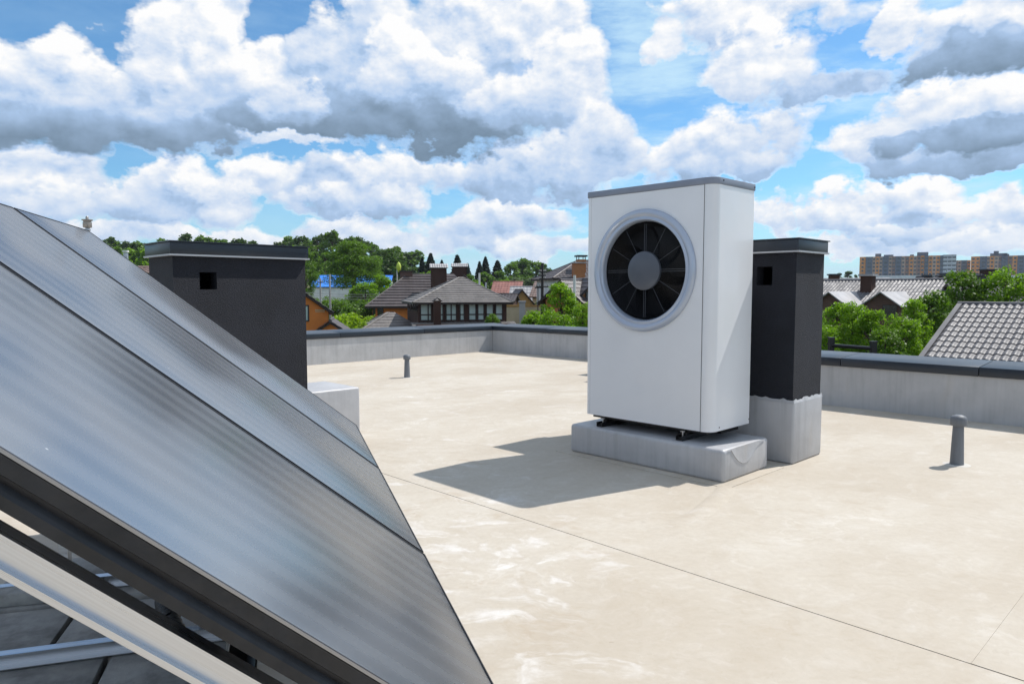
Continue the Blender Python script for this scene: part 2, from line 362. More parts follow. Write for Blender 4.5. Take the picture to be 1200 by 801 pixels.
# ------------------------------------------------------------------ mesh helpers
class MB:
    def __init__(s): s.v = []; s.f = []
    def add(s, vs, fs):
        o = len(s.v); s.v += [tuple(x) for x in vs]; s.f += [tuple(o + i for i in f) for f in fs]; return s
    def box(s, x0, x1, y0, y1, z0, z1, M=None):
        vs = [Vector((x, y, z)) for z in (z0, z1) for y in (y0, y1) for x in (x0, x1)]
        if M is not None: vs = [M @ v for v in vs]
        return s.add(vs, [(0, 2, 3, 1), (4, 5, 7, 6), (0, 1, 5, 4), (2, 6, 7, 3), (0, 4, 6, 2), (1, 3, 7, 5)])
    def prism(s, pts, h, M=None):             # pts: 2D outline (ccw), extruded z = h[0]..h[1]
        n = len(pts); vs = [Vector((x, y, z)) for z in h for x, y in pts]
        if M is not None: vs = [M @ v for v in vs]
        return s.add(vs, [tuple(reversed(range(n))), tuple(range(n, 2 * n))] + [(i, (i + 1) % n, n + (i + 1) % n, n + i) for i in range(n)])
    def tube(s, p0, p1, r0, r1=None, n=10, cap=True):
        r1 = r0 if r1 is None else r1; p0 = Vector(p0); p1 = Vector(p1); d = (p1 - p0).normalized()
        x = d.orthogonal().normalized(); y = d.cross(x); vs = []
        for p, r in ((p0, r0), (p1, r1)):
            vs += [p + (x * math.cos(2 * math.pi * k / n) + y * math.sin(2 * math.pi * k / n)) * r for k in range(n)]
        fs = [(k, (k + 1) % n, n + (k + 1) % n, n + k) for k in range(n)]
        if cap: fs += [tuple(reversed(range(n))), tuple(range(n, 2 * n))]
        return s.add(vs, fs)
    def lathe(s, prof, n=24, M=None):         # prof: (r, z)
        vs = [Vector((r * math.cos(2 * math.pi * k / n), r * math.sin(2 * math.pi * k / n), z)) for r, z in prof for k in range(n)]
        if M is not None: vs = [M @ v for v in vs]
        fs = [(j * n + k, j * n + (k + 1) % n, (j + 1) * n + (k + 1) % n, (j + 1) * n + k) for j in range(len(prof) - 1) for k in range(n)]
        return s.add(vs, fs)
    def slab(s, pts, t):                       # polygon in space, thickened downwards
        pts = [Vector(p) for p in pts]; n = len(pts); vs = pts + [p - Vector((0, 0, t)) for p in pts]
        return s.add(vs, [tuple(range(n)), tuple(reversed(range(n, 2 * n)))] + [(i, n + i, n + (i + 1) % n, (i + 1) % n) for i in range(n)])
    def mesh(s, name, m, bevel=0, smooth=False, seg=2):
        me = bpy.data.meshes.new(name); me.from_pydata(s.v, [], s.f); me.materials.append(m)
        bm = bmesh.new(); bm.from_mesh(me)
        bmesh.ops.recalc_face_normals(bm, faces=bm.faces)
        if bevel: bmesh.ops.bevel(bm, geom=[e for e in bm.edges if e.is_manifold and e.calc_face_angle(0) > .5], offset=bevel, segments=seg, affect='EDGES', profile=.5)
        bm.to_mesh(me); bm.free()
        if smooth or bevel:
            me.shade_smooth()
            me.set_sharp_from_angle(angle=R(40))
        return me
def link(name, me, parent=None, loc=None, rz=None, kind=None, label=None):
    o = bpy.data.objects.new(name, me); COL.objects.link(o)
    if parent is not None: o.parent = parent
    if loc is not None: o.location = loc
    if rz is not None: o.rotation_euler = (0, 0, rz)
    if kind: o['kind'] = kind
    if label: o['label'] = label
    return o
def part(name, mb, m, parent, bevel=0, smooth=False, kind=None, label=None, seg=2):
    return link(name, mb.mesh(name, m, bevel, smooth, seg), parent, kind=kind, label=label)
def thing(name, label, cat, loc=(0, 0, 0), rz=0, group=None):
    return tag(link(name, None, None, loc, rz), label, cat, group)
def tag(o, label, cat, group=None):
    o['label'] = label; o['category'] = cat
    if group: o['group'] = group
    return o

# ================================================================== SETTING
# terrain, one sheet to the horizon
xs = [-2500, -1600, -1000, -700, -500, -380, -300, -240, -190, -150, -120, -95, -75, -55, -40, -25, -10, 5, 20, 40, 60, 90, 130, 180, 260, 380, 560, 800, 1200, 2500]
ys = [-300, -150, -60, -20, 10, 30, 45, 55, 65, 75, 85, 95, 110, 125, 145, 165, 190, 220, 250, 280, 310, 340, 400, 480, 580, 700, 900, 1400, 2200, 3500]
vs = [(x, y, ground_z(x, y)) for y in ys for x in xs]; nx = len(xs)
fs = [(j * nx + i, j * nx + i + 1, (j + 1) * nx + i + 1, (j + 1) * nx + i) for j in range(len(ys) - 1) for i in range(nx - 1)]
mb = MB(); mb.add(vs, fs); part('ground', mb, M_ground, None, smooth=True, kind='structure')

# the flat roof: deck with membrane sheets laid on it
deck = link('roof_deck', None, None, (0, 0, 0), TH, kind='structure')
o = MB(); o.box(-14, 9.3, -10, 7.0, -.35, -.006); o.box(-14, 11.8, 7.0, 12.8, -.35, -.006)
o.box(-14, 9.5, -10, 7.0, -7.6, -.36); o.box(-14, 11.9, 7.0, 12.9, -7.6, -.36)
part('deck_slab', o, M_deck, deck)
def sheet(u0, u1, v0, v1, lift=0):
    s = MB(); s.box(u0, u1, v0, v1, -.0055, 0 + lift); part('membrane_sheet', s, M_memb, deck)
GAP = .0035
sheet(-14, 3.05 - GAP, -10, 12.45); sheet(3.05 + GAP, 8.95, .665, 12.45); sheet(3.05 + GAP, 8.95, -10, .6638, .0008); sheet(8.952, 11.5, 6.9, 12.45)
# welded fold running to the plinth corner
f = MB(); pts = [(3.40, 2.335), (3.7, 2.345), (3.95, 2.37), (4.2, 2.43), (4.45, 2.50), (4.62, 2.57)]; hts = [0, .006, .013, .017, .016, .008]
vs = []; 
for (u, v), h in zip(pts, hts): vs += [(u, v - .09, .0002), (u + .0, v, .0004 + h), (u, v + .06, .0002)]
f.add(vs, [(3 * i + k, 3 * (i + 1) + k, 3 * (i + 1) + k + 1, 3 * i + k + 1) for i in range(len(pts) - 1) for k in range(2)])
part('membrane_fold', f, M_memb, deck, smooth=True)

# ------------------------------------------------------------------ parapets
def parapet(label, wall, cops, axis):
    t = thing('parapet_wall', label, 'parapet', (0, 0, 0), TH, 'parapet walls round the flat roof')
    w = MB(); w.box(*wall); part('wall', w, M_par, t)
    for c in cops:
        k = MB(); x0, x1, y0, y1, inn = c; t0, t1, th = .592, .625, .10     # inner edge low, outer edge high
        def zz(x, y):
            q = ((x - x0) / (x1 - x0)) if inn == 'u' else ((y - y0) / (y1 - y0)); return t0 + (t1 - t0) * q
        vs = [(x, y, z) for z in (0, 1) for y in (y0, y1) for x in (x0, x1)]
        vs = [(x, y, (zz(x, y) if z else .592 - th)) for x, y, z in vs]
        k.add(vs, [(0, 2, 3, 1), (4, 5, 7, 6), (0, 1, 5, 4), (2, 6, 7, 3), (0, 4, 6, 2), (1, 3, 7, 5)])
        part('coping_sheet', k, M_coping, t, bevel=.004)
    return t
def runs(lst, g_=.004): return [(lst[i] + g_, lst[i + 1] - g_) for i in range(len(lst) - 1)]
parapet('grey parapet with dark metal coping right of the heat pump', (8.87, 9.44, -10, 7.06, -.3, .50),
        [(8.845, 9.47, y0, y1, 'u') for y0, y1 in runs([-10, -7, -4.2, -1.5, .45, 1.98, 3.42, 3.93, 5.5, 7.04])], 'u')
parapet('short grey parapet return hidden behind the heat pump', (9.45, 11.29, 7.08, 7.65, -.3, .50),
        [(x0, x1, 7.055, 7.68, 'v') for x0, x1 in runs([9.476, 11.27])], 'v')
parapet('grey shaded parapet between the far roof corner and the heat pump', (11.30, 11.87, 7.08, 12.34, -.3, .50),
        [(11.275, 11.9, y0, y1, 'u') for y0, y1 in runs([7.05, 8.9, 10.6, 12.33])], 'u')
parapet('sunlit grey parapet running from the left chimney to the far corner', (-14, 11.87, 12.35, 12.92, -.3, .50),
        [(x0, x1, 12.325, 12.95, 'v') for x0, x1 in runs([-14, -11, -8, -5, -2, 0.6, 3.1, 5.2, 7.25, 9.3, 11.9])], 'v')

# ------------------------------------------------------------------ chimneys on the roof
def roof_chimney(label, plabel, u0, u1, v0, v1, gu0, gu1, gv0, gv1, gh, top, hole_face, hole, jag=None):
    t = thing('chimney', label, 'chimney', UV(u0, v0), TH, 'black rendered chimneys on the flat roof')
    du, dv = u1 - u0, v1 - v0
    b = MB()
    zt = top - .09
    (h0, h1), (k0, k1) = hole                                    # along the face, then height
    e = .0
    if hole_face == 'v':          # hole in the face v = v0 (local y = 0)
        b.box(0, h0, 0, .12, gh, zt); b.box(h1, du, 0, .12, gh, zt); b.box(h0, h1, 0, .12, gh, k0); b.box(h0, h1, 0, .12, k1, zt)
        b.box(0, .1, .12, dv - .001, gh, zt); b.box(du - .1, du, .12, dv, gh, zt); b.box(.1, du - .1, dv - .1, dv, gh, zt)
    else:                         # hole in the face u = u0 (local x = 0)
        b.box(0, .12, 0, h0, gh, zt); b.box(0, .12, h1, dv, gh, zt); b.box(0, .12, h0, h1, gh, k0); b.box(0, .12, h0, h1, k1, zt)
        b.box(.12, du, 0, .1, gh, zt); b.box(.12, du, dv - .1, dv, gh, zt); b.box(du - .1, du, .1, dv - .1, gh, zt)
    part('stack', b, M_stucco, t)
    c = MB(); o = .022
    c.box(-o, du + o, -o, dv + o, zt, top); m_ = part('cap', c, M_coping, t, bevel=.003)
    c = MB(); o2 = .034; c.box(-o2, du + o2, -o2, dv + o2, top + .001, top + .009); part('cap_lid', c, M_coping, m_)
    d = MB(); o3 = .030; d.box(-o3, du + o3, -o3, dv + o3, zt - .014, zt - .001); part('drip_edge', d, M_zinc, t)
    # plinth wrapped in grey membrane, its torn upper edge on the stack
    p = MB(); p.box(gu0 - u0, gu1 - u0, gv0 - v0, gv1 - v0, 0.0, gh - .001); part('plinth', p, M_grey, t, bevel=.02, seg=3)
    return t
LC = roof_chimney('wide black rendered chimney left, behind the solar collectors', '', 1.915, 3.0, 5.66, 6.20, 1.86, 3.512, 5.64, 6.26, .527, 1.772, 'v', ((.195, .328), (1.414, 1.548)))
RC = roof_chimney('black rendered chimney on a pale grey base behind the heat pump', '', 5.60, 6.125, 2.53, 4.33, 5.585, 6.14, 2.512, 4.36, .515, 1.815, 'u', ((.20, .335), (1.45, 1.603)))
# ragged upper edge of the grey membrane on the right chimney
random.seed(4)
rg = MB()
for side in ('u', 'v'):
    L_ = 1.84 if side == 'u' else .55; n = 60 if side == 'u' else 20
    prev = None; vs = []
    for i in range(n + 1):
        s_ = i / n * L_; h_ = .515 + .004 + .016 * random.random() * (1 if random.random() > .3 else .2)
        if side == 'u': vs += [(-.0185 + .001, s_ - .018, .500), (-.0075, s_ - .018, h_)]
        else: vs += [(s_ - .015, -.0185 + .001, .500), (s_ - .015, -.0075, h_)]
    rg.add(vs, [(2 * i, 2 * i + 2, 2 * i + 3, 2 * i + 1) for i in range(n)])
part('torn_membrane_edge', rg, M_grey, RC)
vp = MB(); vp.lathe([(.0, .03), (.022, .03), (.03, .02), (.03, 0)], 16, Matrix.Translation((0, .42, .78)) @ Matrix.Rotation(R(-90), 4, 'Y')); part('pipe_collar', vp, M_zinc, RC, smooth=True)

# ------------------------------------------------------------------ plinth under the heat pump
t = tag(link('plinth', None, None, UV(4.6634, 2.606), TH), 'low grey membrane-wrapped plinth under the heat pump', 'plinth')
b = MB(); b.box(0, .69, 0, 1.485, 0, .245); t2 = part('block', b, M_grey, t, bevel=.028, seg=4)
f = MB()     # flap of membrane folded round the near corner
pl = [(.05, .235), (.10, .232), (.135, .20), (.165, .165), (.21, .135), (.27, .112), (.33, .108), (.38, .122), (.43, .155), (.49, .20), (.55, .225), (.62, .24)]
vs = []
for x, z in pl: vs += [(x, -.001, .243), (x, -.004, z + .004), (x, -.0048, z + .004 * math.sin(x * 90)), (x, -.0005, z - .003 + .004 * math.sin(x * 90))]
f.add(vs, [(4 * i + k, 4 * i + 4 + k, 4 * i + 5 + k, 4 * i + 1 + k) for i in range(len(pl) - 1) for k in range(3)])
part('membrane_flap', f, M_grey, t, smooth=True)
sk = MB(); sk.box(-.09, .78, -.09, 1.57, .0003, .0035); part('skirt', sk, M_memb, t, bevel=.001)

# ================================================================== HEAT PUMP
HPu, HPv, HW, HD, ZB, ZT, ZC = 4.76, 2.775, 1.2286, .607, .335, 2.192, 2.243
hp = thing('heat_pump', 'tall silver-white heat pump with a large round fan', 'heat pump', UV(HPu, HPv), TH)
def rounded(x0, x1, y0, y1, r_front, r_back=.02, n=8, rl=.045):
    pts = []
    for cx, cy, r, a0 in ((x0 + r_front, y0 + r_front, r_front, 180), (x1 - r_back, y0 + r_back, r_back, 270), (x1 - r_back, y1 - r_back, r_back, 0), (x0 + rl, y1 - rl, rl, 90)):
        for k in range(n + 1):
            a = R(a0 + 90 * k / n); pts.append((cx + r * math.cos(a), cy + r * math.sin(a)))
    return pts
rr = .082; FY, FZ, FR = .636, 1.565, .388
# housing shell: rounded casing without the front panel
sh = MB(); prof = rounded(.0, HD, 0, HW, rr)
shell = [p for p in prof]
n = len(shell); 
# drop the straight front (between the two rounded front corners): last point -> first point
vs = [(x, y, z) for z in (ZB, ZT) for x, y in shell] + [(x * .985 + .004, y * .985 + .009, z) for z in (ZB, ZT) for x, y in shell]
fsx = [(i, i + 1, n + i + 1, n + i) for i in range(n - 1)] + [(2 * n + i + 1, 2 * n + i, 3 * n + i, 3 * n + i + 1) for i in range(n - 1)]
fsx += [(0, n, 3 * n, 2 * n), (n - 1, 3 * n - 1, 4 * n - 1, 2 * n - 1)]
fsx += [(i, 2 * n + i, 2 * n + i + 1, i + 1) for i in range(n - 1)]
sh.add(vs, fsx); part('casing', sh, M_hp, hp, smooth=True)
bp = MB(); bp.prism(rounded(.012, HD - .012, .012, HW - .012, rr - .01), (ZB + .004, ZB + .012)); part('bottom_plate', bp, M_blk_metal, hp)
# front panel with the round opening
y0, y1, z0, z1 = rr + .010, HW - .055, ZB + .001, ZT - .001; N = 96
def sq(i):
    a = 2 * math.pi * i / N; c, s = math.cos(a), math.sin(a)
    k = min(((y1 - FY) if c > 0 else (FY - y0)) / abs(c) if abs(c) > 1e-6 else 9, ((z1 - FZ) if s > 0 else (FZ - z0)) / abs(s) if abs(s) > 1e-6 else 9)
    return FY + c * k, FZ + s * k
angs = sorted([2 * math.pi * i / N for i in range(N)] + [math.atan2(z - FZ, y - FY) % (2 * math.pi) for y in (y0, y1) for z in (z0, z1)])
def sqa(a):
    c, s = math.cos(a), math.sin(a)
    k = min(((y1 - FY) if c > 0 else (FY - y0)) / abs(c) if abs(c) > 1e-9 else 9, ((z1 - FZ) if s > 0 else (FZ - z0)) / abs(s) if abs(s) > 1e-9 else 9)
    return FY + c * k, FZ + s * k
fp = MB(); vs = []
for a in angs:
    yy, zz = sqa(a); vs += [(.0, FY + .40 * math.cos(a), FZ + .40 * math.sin(a)), (.0, yy, zz), (.012, yy, zz)]
m_ = len(angs); fp.add(vs, [(3 * i + k, 3 * ((i + 1) % m_) + k, 3 * ((i + 1) % m_) + k + 1, 3 * i + k + 1) for i in range(m_) for k in range(2)])
part('front_panel', fp, M_hp, hp)
for q0, q1 in ((rr + .0006, rr + .0094), (y1 + .0006, HW - .0456)):
    jb = MB(); jb.box(.003, .009, q0, q1, z0, z1); part('dark_gap_strip', jb, M_black, hp)  # black strip added behind each panel gap, standing in for its shade
ls = MB(); ls.box(.0, .012, HW - .0485, HW - rr + .034, ZB, ZT)
ls = MB(); ls.box(.001, .012, HW - .047, HW - .030, ZB + .001, ZT - .001)
TX = Matrix.Translation((0, FY, FZ)) @ Matrix.Rotation(R(-90), 4, 'Y')     # lathe axis z -> -x (towards the viewer)
rg = MB(); rg.lathe([(.490, .000), (.491, .008), (.486, .020), (.474, .030), (.460, .034), (.447, .031), (.438, .022), (.432, .016), (.424, .0155), (.416, .019), (.408, .018), (.401, .010), (.397, -.004), (.395, -.026), (.394, -.030)], 96, TX)
part('fan_ring', rg, M_ring, hp, smooth=True)
ch = MB(); ch.lathe([(.3905, -.0305), (.385, -.08), (.384, -.19), (.30, -.33), (.0, -.34)], 64, TX); part('fan_chamber', ch, M_black, hp, smooth=True)
fan = MB(); fan.lathe([(.0, -.07), (.11, -.07), (.13, -.085), (.135, -.2)], 40, TX); fan = part('fan_hub', fan, M_black, hp, smooth=True)
for k in range(7):                                                   # swept fan blades behind the grille
    bl = MB(); vs = []; a0 = 2 * math.pi * k / 7 + .2
    for i in range(7):
        r_ = .13 + .235 * i / 6; w_ = .26 + .10 * i / 6; sw = .35 * (i / 6) ** 1.5
        for s_, zz in ((-w_, -.20), (0, -.165), (w_, -.135)):
            a = a0 + s_ + sw; vs.append(TX @ Vector((r_ * math.cos(a), r_ * math.sin(a), zz)))
    bl.add(vs, [(3 * i + j, 3 * i + j + 1, 3 * i + 4 + j, 3 * i + 3 + j) for i in range(6) for j in range(2)])
    part('fan_blade', bl, MATS.get('fan_blade_plastic') or mat('fan_blade_plastic', (.002, .0025, .0035), .5, spec=.3), hp, smooth=True)
gr = MB()                                                            # concentric guard wires
for i in range(27):
    r_ = .166 + i * .0084; M2 = TX
    gr.lathe([(r_ - .0011, -.033), (r_, -.0319), (r_ + .0011, -.033), (r_, -.0341), (r_ - .0011, -.033)], 64, M2)
part('guard_wires', gr, mat('guard_wire', (.009, .010, .014), .4, .2), hp, smooth=True, kind='stuff')
M_spoke = mat('guard_spoke', (.10, .11, .13), .4, .2)
for k in range(12):
    a = R(30 * k); sp = MB(); off = [(-.008), (.008)] if k % 3 == 0 else [0]
    for o_ in off:
        c, s = math.cos(a), math.sin(a)
        p0 = TX @ Vector((.152 * c - o_ * s, .152 * s + o_ * c, -.030)); p1 = TX @ Vector((.377 * c - o_ * s, .377 * s + o_ * c, -.030))
        sp.tube(p0, p1, .0016 if len(off) == 2 else .0014, n=6)
    part('guard_spoke', sp, M_spoke, hp)
hb = MB(); hb.lathe([(.0, .006), (.05, .0055), (.10, .003), (.140, -.003), (.154, -.009), (.157, -.018), (.156, -.032), (.14, -.034), (0, -.034)], 56, TX); part('grille_hub', hb, M_hub, hp, smooth=True)
# lid with screws, mounting rails, feet
cp = MB(); cp.prism(rounded(-.006, HD + .006, -.006, HW + .006, rr + .006), (ZT + .001, ZC)); part('lid', cp, M_hpcap, hp, bevel=.004)
for (x, y, z) in ((.105, -.007, ZC - .02), (.585, -.007, ZC - .025)):
    s_ = MB(); s_.tube((x, y, z), (x, y - .003, z), .0065, n=10); part('screw', s_, M_screw, hp)
for (x, z) in ((.125, ZB + .028), (.588, ZB + .035)):
    s_ = MB(); s_.tube((x, .001, z), (x, -.003, z), .0055, n=10); part('screw', s_, M_screw, hp)
un = MB(); un.box(.05, HD - .04, .06, HW - .05, ZB - .028, ZB + .003); part('base_tray', un, M_blk_metal, hp, bevel=.004)
for y in (1.04, .25):
    rl = MB(); rl.box(-.035, HD + .02, y - .03, y + .03, .247, .253); rl.box(-.035, HD + .02, y - .03, y - .026, .2531, .285); rl.box(-.035, HD + .02, y + .026, y + .03, .2531, .285)
    part('mounting_rail', rl, M_blk_metal, hp)
    for x in (.005, HD - .1):
        bt = MB(); bt.tube((x + .01, y, .2535), (x + .01, y, .318), .0055, n=8); bt.tube((x + .01, y, .311), (x + .01, y, .318), .02, n=12); part('levelling_bolt', bt, M_steel, hp, smooth=True)
        ft = MB(); ft.box(x - .02, x + .06, y - .025, y + .025, .254, .268); ft.box(x + .03, x + .08, y - .022, y + .022, .268, ZB - .03); part('foot', ft, M_rubber, hp)
wd = MB(); wd.box(.15, .42, -.0, .03, ZB - .025, ZB - .004); part('drain_tray', wd, M_black, hp)

# ------------------------------------------------------------------ vent pipes
def vent(label, u, v, h):
    t = thing('vent_pipe', label, 'vent pipe', UV(u, v), 0, 'small roof vent pipes')
    b = MB(); b.lathe([(.052, 0), (.050, .02), (.039, h * .8), (.038, h * .82)], 28); part('pipe', b, M_vent, t, smooth=True)
    c = MB(); c.lathe([(.038, h * .78), (.056, h * .79), (.060, h * .81), (.060, h * .93), (.050, h * .975), (.026, h), (0, h * 1.005)], 28); part('cap', c, M_vent, t, smooth=True)
    f_ = MB(); f_.lathe([(0, .004), (.085, .0035), (.10, .0005)], 28); part('flange', f_, mat('patch_membrane', (.50, .475, .43), .8, fn=vary(9, .1)), t, smooth=True)
vent('nearer grey roof vent pipe, right of the heat pump', 6.558, 1.591, .405)
vent('distant grey roof vent pipe near the left parapet', 6.805, 9.50, .375)

# ================================================================== SOLAR COLLECTORS
P1 = Vector((-.3027, 2.3996, .5)); dS = Vector((-.3018, .9534, 0)).normalized(); nS = Vector((-dS.y, dS.x, 0)); TI = R(39.1)
tS = nS * math.cos(TI) + Vector((0, 0, 1)) * math.sin(TI); wS = dS.cross(tS) * -1
if wS.z < 0: wS = -wS
MW = Matrix((( dS.x, tS.x, wS.x, P1.x), (dS.y, tS.y, wS.y, P1.y), (dS.z, tS.z, wS.z, P1.z), (0, 0, 0, 1)))   # local x = s, y = t, z = w
PW, LT = 1.2418, 2.0
for k, lab in ((-1, 'nearest solar collector, with its black side frame in view'), (0, 'middle solar collector of the tilted row'), (1, 'farthest solar collector, with the air vent at its top corner')):
    t = thing('solar_collector', lab, 'solar panel', (0, 0, 0), 0, 'tilted row of solar collectors'); t.matrix_world = MW @ Matrix.Translation((k * PW, 0, 0))
    x0, x1 = .047 if k == -1 else .011, PW - .011
    gls = MB(); gls.box(x0 + .006, x1 - .006, .006, LT - .006, -.006, -.0005); part('glass', gls, M_glass, t, bevel=.0012)
    lip = MB(); e = .0045
    lip.box(x0, x1, 0, e, -.004, .0015); lip.box(x0, x1, LT - e, LT, -.004, .0015); lip.box(x0, x0 + e, e, LT - e, -.004, .0015); lip.box(x1 - e, x1, e, LT - e, -.004, .0015)
    part('edge_trim', lip, mat('dark_edge_trim', (.02, .02, .023), .4), t)
    if k == -1: ol = MB(); ol.box(x0 - .0012, x0 - .0001, 0, LT, -.004, .0012); part('outer_trim', ol, mat('grey_edge_trim', (.34, .34, .35), .35, .8), t)
    fr = MB(); fr.prism([(x0 + .001, -.0065), (x0 + .001, -.030), (x0 + .006, -.033), (x0 + .012, -.044), (x0 + .006, -.050), (x0 + .002, -.055), (x0 + .002, -.073), (x1 - .002, -.073), (x1 - .001, -.0065)], (.001, LT - .001), Matrix(((1, 0, 0, 0), (0, 0, 1, 0), (0, 1, 0, 0), (0, 0, 0, 1))))
    part('frame', fr, M_frame, t)
    if k < 1:
        st = MB(); st.box(PW - .0105, PW + .0105, .0, LT, -.03, -.008); part('joint_seal', st, M_black, t)
# air vent on the far collector's upper corner
av = thing('air_vent', 'small brass-grey air vent standing on the farthest collector top corner', 'air vent'); av.matrix_world = Matrix.Translation(MW @ Vector((2 * PW + .07, LT - .01, -.045))); av.scale = (.85, .85, .85)
b = MB(); b.lathe([(.012, -.02), (.012, .05), (.020, .055), (.020, .065), (.013, .067), (.013, .072)], 16); part('stem', b, M_steel, av, smooth=True)
b = MB(); b.lathe([(.012, .072), (.027, .076), (.029, .08), (.029, .112), (.025, .116)], 20); part('float_chamber', b, mat('matt_nickel', (.36, .33, .30), .45, .7), av, smooth=True)
b = MB(); b.lathe([(.025, .116), (.026, .122), (.036, .127), (.036, .133), (.012, .134), (.010, .136), (.010, .150), (.006, .156), (0, .157)], 20); part('cap', b, mat('matt_nickel'), av, smooth=True)

# mounting frame: sloping rails, floor beams, struts
mf = tag(link('mounting_frame', None), 'aluminium mounting frame under the solar collectors', 'frame')
def channel(parent, A, Bp, side, up, web, fl, name='rail', th=.003):
    """C channel from A to B: web height along -up, flanges along side"""
    A = Vector(A); L = (Vector(Bp) - A).length; x = (Vector(Bp) - A).normalized(); up = Vector(up).normalized(); sd_ = x.cross(up).normalized()
    if sd_.dot(Vector(side)) < 0: sd_ = -sd_
    M = Matrix(((x.x, sd_.x, up.x, A.x), (x.y, sd_.y, up.y, A.y), (x.z, sd_.z, up.z, A.z), (0, 0, 0, 1)))
    b = MB(); b.box(0, L, 0, th, -web, 0); b.box(0, L, th, fl, -th, -.00003); b.box(0, L, -.012, -.0001, -web, -web + .010); b.box(0, L, th, fl, -web, -web + th)
    me = b.mesh(name, M_alu); o = link(name, me, parent); o.matrix_local = M; return o
S = lambda s, t_, w: MW @ Vector((s, t_, w))
for s in (-1.195, -.30, .50, 1.2, 2.30):
    channel(mf, S(s, .02, (-.100 if s < -1 else -.092)), S(s, 1.98, (-.100 if s < -1 else -.092)), dS, wS, .046, .040, 'sloping_rail')
    if s == -1.195: continue
for s in (-1.195, -.30, .52, 1.2, 2.30):
    p_lo = S(s, .05, -.14); p_hi = S(s, 1.85, -.14)
    ex = nS
    A = Vector((p_lo.x, p_lo.y, .12)) + ex * .03; Bq = Vector((p_hi.x, p_hi.y, .12)) + ex * .25
    channel(mf, A, Bq, -dS, (0, 0, 1), .055, .04, 'floor_beam')
    for t_ in ((.12, 1.7) if s > 1 else (.12,)):
        q = S(s + .02, t_, -.14); b = MB(); b.box(q.x - .02, q.x + .02, q.y - .015, q.y + .015, .121, q.z); part('post', b, M_alu, mf)
    continue
    b = MB(); q0 = S(s + .045, .9, -.14); q1 = S(s + .045, 1.7, -.14); b.tube((q0.x, q0.y, q0.z), (q1.x, q1.y, .13), .014, n=8); part('brace', b, M_steel, mf, smooth=True)
for s_ in (-1.13, -.05, 1.2):
    for tt in (1.02, .62, .30, 1.6):
        b = MB(); b.box(0, .05, 0, .075, -.0985, -.0745); o = link('clamp', b.mesh('clamp', M_black, .002), mf); o.matrix_local = MW @ Matrix.Translation((s_, tt, 0))
for tt in (.12, 1.82):
    b = MB(); b.tube((-1.12, tt, -.115), (2.42, tt, -.115), .022, n=12); o = link('header_pipe', b.mesh('header_pipe', M_rubber, smooth=True), mf); o.matrix_local = MW.copy()
for tt in (.55, 1.25):
    b = MB(); b.box(-1.15, 2.44, tt, tt + .04, -.1425, -.1385); b.box(-1.15, 2.44, tt, tt + .004, -.1382, -.11); o = link('cross_rail', b.mesh('cross_rail', M_blk_metal), mf); o.matrix_local = MW.copy()
# concrete ballast pavers on and round the floor beams
random.seed(7)
def paver(lab, s, tt, z, rz=0, sz=(.40, .40, .055)):
    q = P1 + dS * s + nS * tt; b = MB(); b.box(-sz[0] / 2, sz[0] / 2, -sz[1] / 2, sz[1] / 2, 0, sz[2])
    o = link('concrete_paver', b.mesh('concrete_paver', M_conc, .006), None, (q.x, q.y, z), math.atan2(dS.y, dS.x) + rz); tag(o, lab, 'paver', 'ballast pavers under the collectors')
labs = ['grey ballast paver at the left edge below the sloping rail', 'dark ballast paver beside the leftmost paver, gap between them', 'ballast paver half hidden under the horizontal aluminium beam',
        'ballast paver visible through the slot under the collector frame', 'ballast paver deep in the shade beneath the nearest collector', 'ballast paver beside the ribbed hose', 'ballast paver at the bottom picture edge', 'ballast paver behind the hose in the slot', 'upper ballast paver of the pair in the slot']
pos = [(.82, 1.52, .0045), (.80, 1.10, .0045), (.36, 1.30, .0045), (1.25, 1.45, .0045), (.78, .68, .0045), (.34, .88, .0045), (.1, 1.75, .0045), (1.27, 1.02, .0045), (1.27, 1.45, .061)]
for l_, (s, tt, z) in zip(labs, pos): paver(l_, s, tt, z, random.uniform(-.05, .05))
# ribbed hose
hs = MB(); pts = []
for i in range(60):
    f_ = i / 59; q = P1 + dS * (.55 - .5 * f_) + nS * (.74 + .12 * math.sin(f_ * 3)); pts.append(Vector((q.x, q.y, .12 + .22 * math.sin(f_ * 2.6) )))
vs = []; n = 12
for i, p_ in enumerate(pts):
    d_ = (pts[min(i + 1, 59)] - pts[max(i - 1, 0)]).normalized(); x = d_.orthogonal().normalized(); y = d_.cross(x); r_ = .030 if i % 2 else .025
    vs += [p_ + (x * math.cos(2 * math.pi * k / n) + y * math.sin(2 * math.pi * k / n)) * r_ for k in range(n)]
hs.add(vs, [(i * n + k, i * n + (k + 1) % n, (i + 1) * n + (k + 1) % n, (i + 1) * n + k) for i in range(59) for k in range(n)])
tag(part('insulated_hose', hs, M_hose, None, smooth=True), 'ribbed black insulated hose under the solar collectors', 'hose')

# ------------------------------------------------------------------ railing beyond the right parapet
A = P(974, 404, 13.2); Bq = P(1023.5, 406.5, 12.6)
rl = thing('metal_railing', 'short dark railing with two posts beyond the right parapet', 'railing', (A.x, A.y, 0))
D_ = Vector((Bq.x - A.x, Bq.y - A.y, 0)); dz = P(1023.5, 400, 12.6).z
for i, q in enumerate((Vector((0, 0, 0)), D_)):
    b = MB(); b.box(q.x - .045, q.x + .045, q.y - .045, q.y + .045, -7.2, .53 if i == 0 else .50); b.box(q.x - .055, q.x + .055, q.y - .055, q.y + .055, .5305 if i == 0 else .5005, .55 if i == 0 else .52); part('post', b, M_blk_metal, rl)
for z in (.40, -.1):
    b = MB(); b.tube((0, 0, z), (D_.x, D_.y, z - .01), .035, n=8); part('rail', b, M_blk_metal, rl)

